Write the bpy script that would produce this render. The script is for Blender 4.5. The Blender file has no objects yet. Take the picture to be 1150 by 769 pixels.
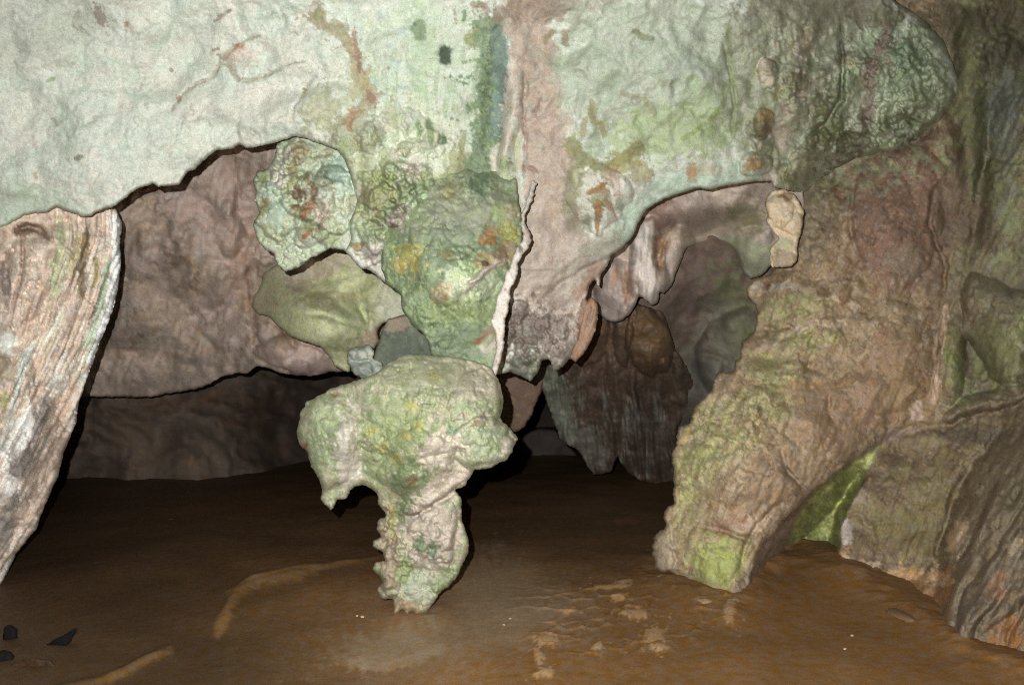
# A limestone cave seen by the light of a camera flash: rock arch, hanging dripstone, mud floor.
import bpy, math, random
import numpy as np
from mathutils import Vector

# ------------------------------------------------------------------ camera, world, flash, exposure
S = bpy.context.scene
COL = S.collection
EYE = 1.5                       # eye height above the mud, metres
FPX = 902.0                     # focal length in photo pixels (1150 px wide)
cam_d = bpy.data.cameras.new('camera')
cam_d.lens = FPX / 1150.0 * 36.0
cam_d.sensor_width = 36.0
cam_d.clip_start = 0.05
cam_d.clip_end = 300.0
cam = bpy.data.objects.new('camera', cam_d)
cam.location = (0, 0, EYE)
cam.rotation_euler = (math.radians(90), 0, 0)
COL.objects.link(cam)
S.camera = cam

W = bpy.data.worlds.new('World')
S.world = W
W.use_nodes = True
nt = W.node_tree
bg = nt.nodes['Background']
sky = nt.nodes.new('ShaderNodeTexSky')
sky.sky_type = 'NISHITA'
sky.sun_disc = False
sky.sun_elevation = math.radians(4)
nt.links.new(sky.outputs[0], bg.inputs[0])
bg.inputs[1].default_value = 0.0012   # deep inside the cave: practically no daylight

# the photographer's flash, mounted a hand's width above and left of the lens: the only light there is
fl = bpy.data.lights.new('camera_flash', 'SPOT')
fl.energy = 1180.0
fl.color = (0.995, 1.0, 0.965)
fl.spot_size = math.radians(158)
fl.spot_blend = 1.0
fl.shadow_soft_size = 0.012
flo = bpy.data.objects.new('camera_flash', fl)
flo.location = (-0.13, 0.02, EYE + 0.12)
flo.rotation_euler = (Vector((0.15, 4.6, EYE + 0.35)) - Vector(flo.location)).to_track_quat('-Z', 'Y').to_euler()
COL.objects.link(flo)

vs = S.view_settings
vs.view_transform = 'Standard'
vs.look = 'None'
vs.exposure = 0.0
vs.gamma = 1.0
vs.use_curve_mapping = False
S.cycles.max_bounces = 4
S.cycles.diffuse_bounces = 3
S.cycles.use_denoising = False      # keep the grain of the stone
S.cycles.filter_width = 1.05

# ------------------------------------------------------------------ noise (numpy)
_rng = np.random.default_rng(11)
_P = _rng.permutation(256).astype(np.int32)
_a = _rng.random(256) * 2 * np.pi
_GX = np.cos(_a).astype(np.float32)
_GY = np.sin(_a).astype(np.float32)
_R = _rng.random(256).astype(np.float32)


def _hash(ix, iy, s):
    return _P[(_P[(_P[(ix + s * 37) & 255] + iy) & 255] + s) & 255]


def perlin(x, y, s=0):
    x = np.asarray(x, np.float32); y = np.asarray(y, np.float32)
    fx = np.floor(x); fy = np.floor(y)
    ix = fx.astype(np.int32); iy = fy.astype(np.int32)
    x = x - fx; y = y - fy
    u = x * x * x * (x * (x * 6 - 15) + 10); v = y * y * y * (y * (y * 6 - 15) + 10)

    def g(dx, dy):
        h = _hash(ix + dx, iy + dy, s)
        return _GX[h] * (x - dx) + _GY[h] * (y - dy)
    a = g(0, 0); b = g(1, 0); c = g(0, 1); d = g(1, 1)
    a = a + u * (b - a); c = c + u * (d - c)
    return (a + v * (c - a)) * 1.5


def fbm(x, y, scale, octv=4, s=0, gain=0.5, ridge=0):
    x = np.asarray(x, np.float32) / scale; y = np.asarray(y, np.float32) / scale
    out = np.zeros(np.broadcast(x, y).shape, np.float32); amp = 1.0; tot = 0
    for i in range(octv):
        n = perlin(x, y, s + i * 7)
        if ridge == 1: n = 1 - 2 * np.abs(n)
        elif ridge == -1: n = 2 * np.abs(n) - 0.5
        out += amp * n; tot += amp; amp *= gain
        x = x * 2.03 + 11.3; y = y * 2.03 + 5.7
    return out / tot


def worley(x, y, scale, s=0, jit=0.9):
    x = np.asarray(x, np.float32) / scale; y = np.asarray(y, np.float32) / scale
    ix = np.floor(x).astype(np.int32); iy = np.floor(y).astype(np.int32)
    f1 = np.full(x.shape, 9., np.float32); f2 = f1.copy(); idv = np.zeros(x.shape, np.float32)
    for dx in (-1, 0, 1):
        for dy in (-1, 0, 1):
            h = _hash(ix + dx, iy + dy, s); h2 = _hash(ix + dx, iy + dy, s + 3)
            px = ix + dx + .5 + jit * (_R[h] - .5); py = iy + dy + .5 + jit * (_R[h2] - .5)
            d = (px - x) ** 2 + (py - y) ** 2
            near = d < f1
            f2 = np.where(near, f1, np.minimum(f2, d))
            idv = np.where(near, _R[h], idv)
            f1 = np.where(near, d, f1)
    return np.sqrt(f1), np.sqrt(f2), idv


def sstep(a, b, x):
    t = np.clip((x - a) / (b - a), 0, 1)
    return t * t * (3 - 2 * t)


def lin(c):
    c = np.asarray(c, np.float32) / 255.0
    c = np.where(c <= 0.04045, c / 12.92, ((c + 0.055) / 1.055) ** 2.4)
    return c * GREY + (1 - GREY) * (c @ np.array([.25, .6, .15], np.float32))


GREY = 0.88     # damp limestone is greyer than it looks in the hand


def seg_dist(U, V, pts):
    """distance to a polyline and the parameter 0..1 along it"""
    best = np.full(U.shape, 1e9, np.float32); tp = np.zeros(U.shape, np.float32)
    n = len(pts) - 1
    for i in range(n):
        ax, ay = pts[i]; bx, by = pts[i + 1]
        dx, dy = bx - ax, by - ay
        L = dx * dx + dy * dy + 1e-9
        t = np.clip(((U - ax) * dx + (V - ay) * dy) / L, 0, 1)
        d = (U - ax - t * dx) ** 2 + (V - ay - t * dy) ** 2
        m = d < best
        best = np.where(m, d, best); tp = np.where(m, (i + t) / n, tp)
    return np.sqrt(best), tp


def rough_outline(pts, amp, seed, step=1.2):
    """close the loop, resample it and roughen it like broken rock"""
    p = np.array(list(pts) + [pts[0]], float)
    seg = np.hypot(*np.diff(p, axis=0).T)
    s = np.concatenate([[0], np.cumsum(seg)])
    n = max(12, int(s[-1] / step))
    t = np.linspace(0, s[-1], n, endpoint=False)
    q = np.stack([np.interp(t, s, p[:, 0]), np.interp(t, s, p[:, 1])], 1)
    # light rounding of the corners
    for _ in range(2):
        q = 0.25 * np.roll(q, 1, 0) + 0.5 * q + 0.25 * np.roll(q, -1, 0)
    tan = np.roll(q, -1, 0) - np.roll(q, 1, 0)
    nrm = np.stack([-tan[:, 1], tan[:, 0]], 1) / (np.hypot(tan[:, 0], tan[:, 1])[:, None] + 1e-6)
    j = fbm(q[:, 0], q[:, 1], 26, 4, seed, .6) * amp + fbm(q[:, 0], q[:, 1], 9, 3, seed + 9, .7) * amp * .7 + fbm(q[:, 0], q[:, 1], 4, 2, seed + 11) * amp * .4
    return q + nrm * j[:, None]


def signed_distance(U, V, q):
    x1, y1 = q[:, 0], q[:, 1]; x2, y2 = np.roll(x1, -1), np.roll(y1, -1)
    shp = U.shape; u = U.ravel(); v = V.ravel()
    best = np.full(u.shape, 1e12, np.float32); ins = np.zeros(u.shape, bool)
    for a, b, c, d in zip(x1, y1, x2, y2):
        dx, dy = c - a, d - b
        t = np.clip(((u - a) * dx + (v - b) * dy) / (dx * dx + dy * dy + 1e-9), 0, 1)
        e = (u - a - t * dx) ** 2 + (v - b - t * dy) ** 2
        np.minimum(best, e, out=best)
        if b != d:
            cr = ((b > v) != (d > v)) & (u < (c - a) * (v - b) / (d - b) + a)
            ins ^= cr
    r = np.sqrt(best)
    return np.where(ins, r, -r).reshape(shp).astype(np.float32)


def tps(ctrl):
    c = np.array(ctrl, float); x = c[:, :2] / 100.0; n = len(c)
    def k(r2): return np.where(r2 > 1e-9, r2 * np.log(r2 + 1e-12), 0)
    if n < 4:
        m = c[:, 2].mean(); return lambda U, V: np.full(U.shape, m, np.float32)
    K = k(((x[:, None] - x[None]) ** 2).sum(-1)) + 0.02 * np.eye(n)
    Pm = np.c_[np.ones(n), x]
    A = np.block([[K, Pm], [Pm.T, np.zeros((3, 3))]])
    A[n + 1, n + 1] = A[n + 2, n + 2] = -.02
    w = np.linalg.solve(A, np.r_[c[:, 2] , 0, 0, 0])
    lo, hi = c[:, 2].min() - .35, c[:, 2].max() + .35
    def f(U, V):
        out = w[n] + w[n + 1] * U / 100 + w[n + 2] * V / 100
        for i in range(n):
            out = out + w[i] * k((U / 100 - x[i, 0]) ** 2 + (V / 100 - x[i, 1]) ** 2)
        return np.clip(out, lo, hi).astype(np.float32)
    return f


def at(u, v, d):
    """a point d metres into the cave on the sight line through photo pixel (u, v)"""
    return (u - 575.0) / FPX * d, d, EYE - (v - 384.5) / FPX * d


# ------------------------------------------------------------------ materials
def rock_material(name, rough=(0.62, 0.9), grain=0.32, fine=64.0, bump=0.3, bscale=38.0, spec=0.25):
    m = bpy.data.materials.new(name); m.use_nodes = True
    n = m.node_tree.nodes; l = m.node_tree.links
    b = n['Principled BSDF']
    at_ = n.new('ShaderNodeAttribute'); at_.attribute_name = 'stain'
    tc = n.new('ShaderNodeTexCoord')
    n1 = n.new('ShaderNodeTexNoise'); n1.inputs['Scale'].default_value = fine; n1.inputs['Detail'].default_value = 8
    n1.inputs['Roughness'].default_value = 0.78
    n2 = n.new('ShaderNodeTexNoise'); n2.inputs['Scale'].default_value = bscale; n2.inputs['Detail'].default_value = 9
    n2.inputs['Roughness'].default_value = 0.68
    n3 = n.new('ShaderNodeTexNoise'); n3.inputs['Scale'].default_value = 17; n3.inputs['Detail'].default_value = 5
    for q in (n1, n2, n3): l.new(tc.outputs['Object'], q.inputs['Vector'])
    n4 = n.new('ShaderNodeTexNoise'); n4.inputs['Scale'].default_value = 150; n4.inputs['Detail'].default_value = 4
    l.new(tc.outputs['Object'], n4.inputs['Vector'])
    mr = n.new('ShaderNodeMapRange'); mr.inputs['From Min'].default_value = .3; mr.inputs['From Max'].default_value = .7
    mr.inputs['To Min'].default_value = 1 - grain; mr.inputs['To Max'].default_value = 1 + grain
    av = n.new('ShaderNodeMath'); av.operation = 'MULTIPLY_ADD'; av.inputs[1].default_value = .5
    hf = n.new('ShaderNodeMath'); hf.operation = 'MULTIPLY'; hf.inputs[1].default_value = .5
    l.new(n4.outputs['Fac'], hf.inputs[0]); l.new(n1.outputs['Fac'], av.inputs[0]); l.new(hf.outputs[0], av.inputs[2])
    l.new(av.outputs[0], mr.inputs['Value'])
    mul = n.new('ShaderNodeVectorMath'); mul.operation = 'SCALE'
    l.new(at_.outputs['Color'], mul.inputs[0]); l.new(mr.outputs[0], mul.inputs['Scale'])
    # a hint of hue drift, mineral to mineral
    hs = n.new('ShaderNodeHueSaturation')
    mh = n.new('ShaderNodeMapRange'); mh.inputs['From Min'].default_value = .3; mh.inputs['From Max'].default_value = .7
    mh.inputs['To Min'].default_value = .75; mh.inputs['To Max'].default_value = 1.1
    l.new(n3.outputs['Fac'], mh.inputs['Value']); l.new(mh.outputs[0], hs.inputs['Saturation'])
    l.new(mul.outputs[0], hs.inputs['Color'])
    l.new(hs.outputs[0], b.inputs['Base Color'])
    rr = n.new('ShaderNodeMapRange'); rr.inputs['From Min'].default_value = .35; rr.inputs['From Max'].default_value = .65
    rr.inputs['To Min'].default_value = rough[0]; rr.inputs['To Max'].default_value = rough[1]
    l.new(n2.outputs['Fac'], rr.inputs['Value']); l.new(rr.outputs[0], b.inputs['Roughness'])
    b.inputs['Specular IOR Level'].default_value = spec
    bp = n.new('ShaderNodeBump'); bp.inputs['Strength'].default_value = bump; bp.inputs['Distance'].default_value = 0.02
    add = n.new('ShaderNodeMath'); add.operation = 'MULTIPLY_ADD'; add.inputs[1].default_value = .35
    l.new(n1.outputs['Fac'], add.inputs[0]); l.new(n2.outputs['Fac'], add.inputs[2])
    l.new(add.outputs[0], bp.inputs['Height']); l.new(bp.outputs[0], b.inputs['Normal'])
    return m


M_ROCK = rock_material('limestone_with_algae')
M_WET = rock_material('damp_dripstone', rough=(.35, .75), grain=.34, fine=64, bump=.3, spec=.35)
M_MUD = rock_material('cave_mud', rough=(.45, .8), grain=.35, fine=70, bump=.12, bscale=30, spec=.25)

LUX = 1.15   # brightness a white surface takes from the flash at 4.5 m


def mesh_object(name, co, faces, col, mat, parent=None):
    me = bpy.data.meshes.new(name)
    nv = len(co); nf = len(faces)
    me.vertices.add(nv); me.vertices.foreach_set('co', np.ascontiguousarray(co, np.float32).ravel())
    me.loops.add(nf * 4); me.loops.foreach_set('vertex_index', np.ascontiguousarray(faces, np.int32).ravel())
    me.polygons.add(nf)
    me.polygons.foreach_set('loop_start', np.arange(0, nf * 4, 4, dtype=np.int32))
    me.polygons.foreach_set('use_smooth', np.ones(nf, bool))
    me.update(calc_edges=True)
    ca = me.color_attributes.new('stain', 'FLOAT_COLOR', 'POINT')
    c4 = np.ones((nv, 4), np.float32); c4[:, :3] = col
    ca.data.foreach_set('color', c4.ravel())
    me.materials.append(mat)
    o = bpy.data.objects.new(name, me); COL.objects.link(o)
    if parent is not None: o.parent = parent
    return o


def tag(o, label=None, cat=None, group=None, kind=None):
    if label: o['label'] = label
    if cat: o['category'] = cat
    if group: o['group'] = group
    if kind: o['kind'] = kind
    return o


class Mass:
    """one body of rock: an outline at a real distance, a modelled front, a rounded rim and a closed back"""
    def __init__(s, name, outline, ctrl, step=2.0, R=40, eh=.3, thick=.6, warp=4, amp=2.0, seed=1, d0=None, mat=None):
        s.name, s.step, s.R, s.eh, s.thick, s.seed = name, step, max(3.2, R * .17), eh * .28, thick, seed
        s.mat = mat or M_ROCK
        q = rough_outline(outline, amp, seed)
        x0, y0 = q.min(0) - 2 * step; x1, y1 = q.max(0) + 2 * step
        s.U, s.V = np.meshgrid(np.arange(x0, x1, step, dtype=np.float32), np.arange(y0, y1, step, dtype=np.float32))
        s.x0, s.y0 = x0, y0
        s.sd = signed_distance(s.U, s.V, q)
        s.base_d = tps(ctrl)(s.U, s.V)
        s.d0 = d0 or float(np.median([c[2] for c in ctrl]))
        s.Uw = s.U + warp * fbm(s.U, s.V, 22, 4, seed + 40, .6)
        s.Vw = s.V + warp * fbm(s.U, s.V, 22, 4, seed + 50, .6)
        s.Us = s.U + warp * 1.3 * fbm(s.U, s.V, 48, 2, seed + 42)
        s.Vs = s.V + warp * 1.3 * fbm(s.U, s.V, 48, 2, seed + 52)
        s.D = np.zeros_like(s.U)
        s.C = np.zeros(s.U.shape + (3,), np.float32)

    # --- a window of the grid around a feature
    def win(s, x0, y0, x1, y1):
        h, w = s.U.shape
        a = int(np.clip((x0 - s.x0) / s.step, 0, w)); b = int(np.clip((x1 - s.x0) / s.step + 1, 0, w))
        c = int(np.clip((y0 - s.y0) / s.step, 0, h)); d = int(np.clip((y1 - s.y0) / s.step + 1, 0, h))
        return (slice(c, d), slice(a, b)) if b > a and d > c else None

    def _ell(s, cx, cy, rx, ry, ang, rough, ns, pad=1.6, shape=False):
        m = max(rx, ry) * pad + 8
        sl = s.win(cx - m, cy - m, cx + m, cy + m)
        if sl is None: return None, None
        a = math.radians(ang); dx = (s.Us if shape else s.Uw)[sl] - cx; dy = (s.Vs if shape else s.Vw)[sl] - cy
        p = dx * math.cos(a) + dy * math.sin(a); q = -dx * math.sin(a) + dy * math.cos(a)
        r = np.sqrt((p / rx) ** 2 + (q / ry) ** 2)
        if shape: r = r * (1 + rough * fbm(s.U[sl], s.V[sl], max(10, max(rx, ry) * .7), 2, s.seed + int(cx) % 17) * 1.6)
        elif rough: r = r * (1 + rough * fbm(s.U[sl], s.V[sl], ns or max(6, min(rx, ry)), 5, s.seed + int(cx) % 17, .62) * 1.5 + min(rough, .6) * fbm(s.U[sl], s.V[sl], 7, 3, s.seed + 33, .75) * .7)
        return sl, r

    # --- shape
    def lobe(s, cx, cy, rx, ry, h, ang=0, rough=.15, ns=None, p=.5):
        sl, r = s._ell(cx, cy, rx, ry, ang, rough, ns, shape=True)
        if sl is not None: s.D[sl] = s.D[sl] + h * np.clip(1 - r * r, 0, 1) ** p

    def swell(s, cx, cy, rx, ry, h, ang=0):
        s.lobe(cx, cy, rx, ry, h, ang, 0.05, None, 2)

    def groove(s, pts, w, h, rough=.4):
        p = np.array(pts); m = w * 4 + 6
        sl = s.win(p[:, 0].min() - m, p[:, 1].min() - m, p[:, 0].max() + m, p[:, 1].max() + m)
        if sl is None: return
        d, t = seg_dist(s.Uw[sl], s.Vw[sl], pts)
        ww = w * (1 + rough * fbm(s.U[sl], s.V[sl], 14, 3, s.seed + 3))
        s.D[sl] -= h * np.exp(-(d / np.maximum(ww, .5)) ** 2) * np.minimum(1, 4 * np.minimum(t, 1 - t) + .25)

    def noise(s, scale, h, octv=5, ridge=0, gain=.5, sx=1, sy=1, ang=0, seed=0):
        a = math.radians(ang)
        x = (s.Us * math.cos(a) + s.Vs * math.sin(a)) / sx; y = (-s.Us * math.sin(a) + s.Vs * math.cos(a)) / sy
        if ridge == -1: h *= .3
        elif scale < 30: h *= .5
        s.D += h * fbm(x, y, scale, octv, s.seed + 60 + seed, gain, ridge)

    def terr(s, scale, h, n=3, mask=None, seed=0, sx=1, sy=1, ang=0, edge=.14):
        """flaking: the surface breaks into irregular plates with crisp little steps between them"""
        a = math.radians(ang)
        x = (s.Us * math.cos(a) + s.Vs * math.sin(a)) / sx; y = (-s.Us * math.sin(a) + s.Vs * math.cos(a)) / sy
        f = fbm(x, y, scale, 4, s.seed + 160 + seed, .5) * n + 20.37
        k = np.floor(f); q = f - k
        t = (k + sstep(.5 - edge, .5 + edge, q) - f) * .8 + (f - 20) * .25
        if scale < 24: return
        elif scale < 50: h *= .35
        else: h *= .7
        gate = sstep(-.05, .3, fbm(s.U, s.V, scale * 2.2, 3, s.seed + 170 + seed))
        s.D += h * t * gate * (1 if mask is None else mask)

    def pits(s, scale, h, thr=.12, mask=None, seed=0, wid=.28):
        """solution pits: small crisp-edged hollows, crowded in some places and absent in others"""
        f = fbm(s.Us, s.Vs, scale, 3, s.seed + 240 + seed, .65)
        gate = sstep(-.15, .25, fbm(s.U, s.V, scale * 7, 2, s.seed + 250 + seed))
        s.D -= h * sstep(thr, thr + wid, f) * gate * (1 if mask is None else mask)

    def sink(s, pts, w, dep):
        """let the body run back into the rock it grows from"""
        d, t = seg_dist(s.U, s.V, pts)
        s.base_d = s.base_d + dep * np.exp(-(d / w) ** 2)

    def inside(s, poly, soft=8):
        return sstep(-soft, soft, signed_distance(s.U + 5 * fbm(s.U, s.V, 18, 3, s.seed + 61), s.V, np.array(poly, float)))

    def turn(s, pts, w, dep, mask=1):
        """the surface turns away on the right-hand side of a directed line"""
        d, t = seg_dist(s.Uw, s.Vw, pts)
        side = np.zeros_like(d); best = np.full(d.shape, 1e9, np.float32)
        for (ax, ay), (bx, by) in zip(pts[:-1], pts[1:]):
            mx, my = (ax + bx) / 2, (ay + by) / 2
            e = (s.Uw - mx) ** 2 + (s.Vw - my) ** 2
            c = (bx - ax) * (s.Vw - ay) - (by - ay) * (s.Uw - ax)
            side = np.where(e < best, c, side); best = np.minimum(best, e)
        k = np.where(side > 0, np.clip(d / w, 0, 1), 0)
        s.D -= dep * k * (1 - sstep(.8, 1., t)) * (1 - sstep(60, 90, d)) * mask

    def pebbly(s, scale, h, mask=None, seed=0):
        f1, f2, _ = worley(s.Us, s.Vs, scale, s.seed + seed)
        d = .5 * h * np.sqrt(np.clip(1 - f1 * f1 * 1.3, 0, 1))
        s.D += d if mask is None else d * mask

    def area(s, cx, cy, rx, ry, ang=0, soft=.6):
        a = math.radians(ang); dx = s.Uw - cx; dy = s.Vw - cy
        p = dx * math.cos(a) + dy * math.sin(a); q = -dx * math.sin(a) + dy * math.cos(a)
        r = np.sqrt((p / rx) ** 2 + (q / ry) ** 2)
        return 1 - sstep(1 - soft, 1 + soft * .4, r)

    # --- colour of the stone itself (as the flash shows it; turned into reflectance when the mesh is built)
    def base(s, c1, c2, scale=80, octv=5, sx=1, sy=1, ang=0, seed=0, con=1.6):
        a = math.radians(ang)
        x = (s.Uw * math.cos(a) + s.Vw * math.sin(a)) / sx; y = (-s.Uw * math.sin(a) + s.Vw * math.cos(a)) / sy
        t = np.clip(.5 + con * .5 * fbm(x, y, scale, octv, s.seed + seed, .6), 0, 1)[..., None]
        s.C[:] = lin(c1) * (1 - t) + lin(c2) * t

    def mix(s, sl, a, c):
        a = a[..., None]
        s.C[sl] = s.C[sl] * (1 - a) + lin(c) * a

    def mottle(s, c, scale, thr=.15, wid=.25, st=.6, sx=1, sy=1, ang=0, seed=0, mask=None, octv=5):
        a = math.radians(ang)
        x = (s.Uw * math.cos(a) + s.Vw * math.sin(a)) / sx; y = (-s.Uw * math.sin(a) + s.Vw * math.cos(a)) / sy
        f = sstep(thr - wid * .33, thr + wid * .33, fbm(x, y, scale, octv, s.seed + 90 + seed, .68)) * st
        if mask is not None: f = f * mask
        s.mix(slice(None), f, c)

    def veins(s, c, scale, wid=.05, st=.5, seed=0, mask=None, sx=1, sy=1, dig=0):
        f = np.abs(fbm(s.Uw / sx, s.Vw / sy, scale, 4, s.seed + 130 + seed, .55))
        gate = sstep(-.1, .25, fbm(s.U, s.V, scale * 1.3, 2, s.seed + 140 + seed))
        f = (1 - sstep(wid * .3, wid, f)) * gate
        if mask is not None: f = f * mask
        if dig: s.D -= .35 * dig * f
        s.mix(slice(None), f * st, c)

    def patch(s, cx, cy, rx, ry, c, st=.8, ang=0, rough=.5, ns=None, soft=.5):
        sl, r = s._ell(cx, cy, rx, ry, ang, rough, ns, 1.9)
        if sl is None: return
        if rough >= .4: soft *= .42
        s.mix(sl, (1 - sstep(1 - soft, 1 + soft * .5, r)) * st, c)

    def streak(s, pts, w, c, st=.8, rough=.8, ns=10, soft=.6, w2=None):
        p = np.array(pts); m = max(w, w2 or 0) * 2.5 + 6
        sl = s.win(p[:, 0].min() - m, p[:, 1].min() - m, p[:, 0].max() + m, p[:, 1].max() + m)
        if sl is None: return
        d, t = seg_dist(s.Uw[sl], s.Vw[sl], pts)
        ww = w + ((w2 or w) - w) * t
        r = d / ww * (1 + rough * (fbm(s.U[sl], s.V[sl], ns, 4, s.seed + 21, .6) * 1.3 + fbm(s.U[sl], s.V[sl], 6, 3, s.seed + 34, .75) * .6))
        s.mix(sl, (1 - sstep(1 - soft * .6, 1 + soft * .25, r)) * st, c)

    def crack(s, pts, w=1.2, c=(120, 100, 80), st=.6, dig=.02):
        s.groove(pts, w + .8, dig); s.streak(pts, w, c, st, .9, 8, .8)

    def knobs(s, n, cx, cy, rx, ry, r0, r1, h, cols=None, st=.6, ang=0, asp=1.0, seed=0, p=.5):
        """a crowd of small lumps of one rock, each with its own tint"""
        rr = random.Random(s.seed * 100 + seed)
        for _ in range(n):
            a = rr.random() * 6.283; q = math.sqrt(rr.random())
            x = cx + rx * q * math.cos(a); y = cy + ry * q * math.sin(a)
            r = r0 + (r1 - r0) * rr.random() ** 2; e = r * asp * rr.uniform(.7, 1.4)
            an = ang + rr.uniform(-35, 35)
            s.lobe(x, y, r, e, .65 * h * r / r1 * rr.uniform(.5, 1.2), an, .5, None, p)
            if cols: s.patch(x, y, r * .95, e * .95, rr.choice(cols), st * rr.uniform(.4, 1), an, .4, None, .35)

    # --- the mesh
    def build(s, label=None, cat=None, parent=None, group=None, kind=None, gain=1.0):
        sd = s.sd; step = s.step; h, w = sd.shape
        gy, gx = np.gradient(sd, step)
        g = np.sqrt(gx * gx + gy * gy) + 1e-6
        out = sd <= 0
        act = ~(out[:-1, :-1] & out[1:, :-1] & out[:-1, 1:] & out[1:, 1:])
        U = np.where(out, s.U - sd * gx / g, s.U); V = np.where(out, s.V - sd * gy / g, s.V)
        t = np.clip(sd / s.R, 0, 1)
        prof = 1 - np.sqrt(np.clip(1 - (1 - t) ** 2, 0, 1))
        df = s.base_d + s.eh * prof - s.D
        tb = np.clip(sd / max(s.R * 10, 10), 0, 1)
        db = s.base_d + s.eh + s.thick * np.sqrt(np.clip(1 - (1 - tb) ** 2, 0, 1)) - s.D * (1 - tb)
        db = np.maximum(db, df + .02 * (tb > 0))
        used = np.zeros((h, w), bool)
        used[:-1, :-1] |= act; used[1:, :-1] |= act; used[:-1, 1:] |= act; used[1:, 1:] |= act
        idx = np.full((h, w), -1, np.int32); n = int(used.sum()); idx[used] = np.arange(n)
        inn = used & ~out
        idb = idx.copy(); nb = int(inn.sum()); idb[inn] = n + np.arange(nb)
        f = np.stack([idx[:-1, :-1][act], idx[1:, :-1][act], idx[1:, 1:][act], idx[:-1, 1:][act]], 1)
        fb = np.stack([idb[:-1, :-1][act], idb[:-1, 1:][act], idb[1:, 1:][act], idb[1:, :-1][act]], 1)
        P1 = np.stack(at(U[used], V[used], df[used]), 1); P2 = np.stack(at(U[inn], V[inn], db[inn]), 1)
        # grain of the stone: specks, pits and faint clouding that no brush-sized stain can give
        g1 = fbm(s.U, s.V, 6, 4, s.seed + 200, .75); g2 = fbm(s.U, s.V, 34, 3, s.seed + 210)
        g3 = sstep(.30, .5, fbm(s.U, s.V, 4.5, 3, s.seed + 220, .7)) * sstep(-.1, .3, fbm(s.U, s.V, 50, 2, s.seed + 230))
        s.C = s.C * np.clip((1 + .20 * g1) * (1 + .12 * g2) * (1 - .20 * g3), .4, 1.6)[..., None]
        alb = np.clip(s.C / (LUX * (4.5 / s.d0) ** 2) * gain, .004, .86)
        o = mesh_object(s.name, np.concatenate([P1, P2]), np.concatenate([f, fb]),
                        np.concatenate([alb[used], alb[inn]]), s.mat, parent)
        if parent is None: tag(o, label, cat, group, kind or 'thing')
        elif label: o['label'] = label
        return o



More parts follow.
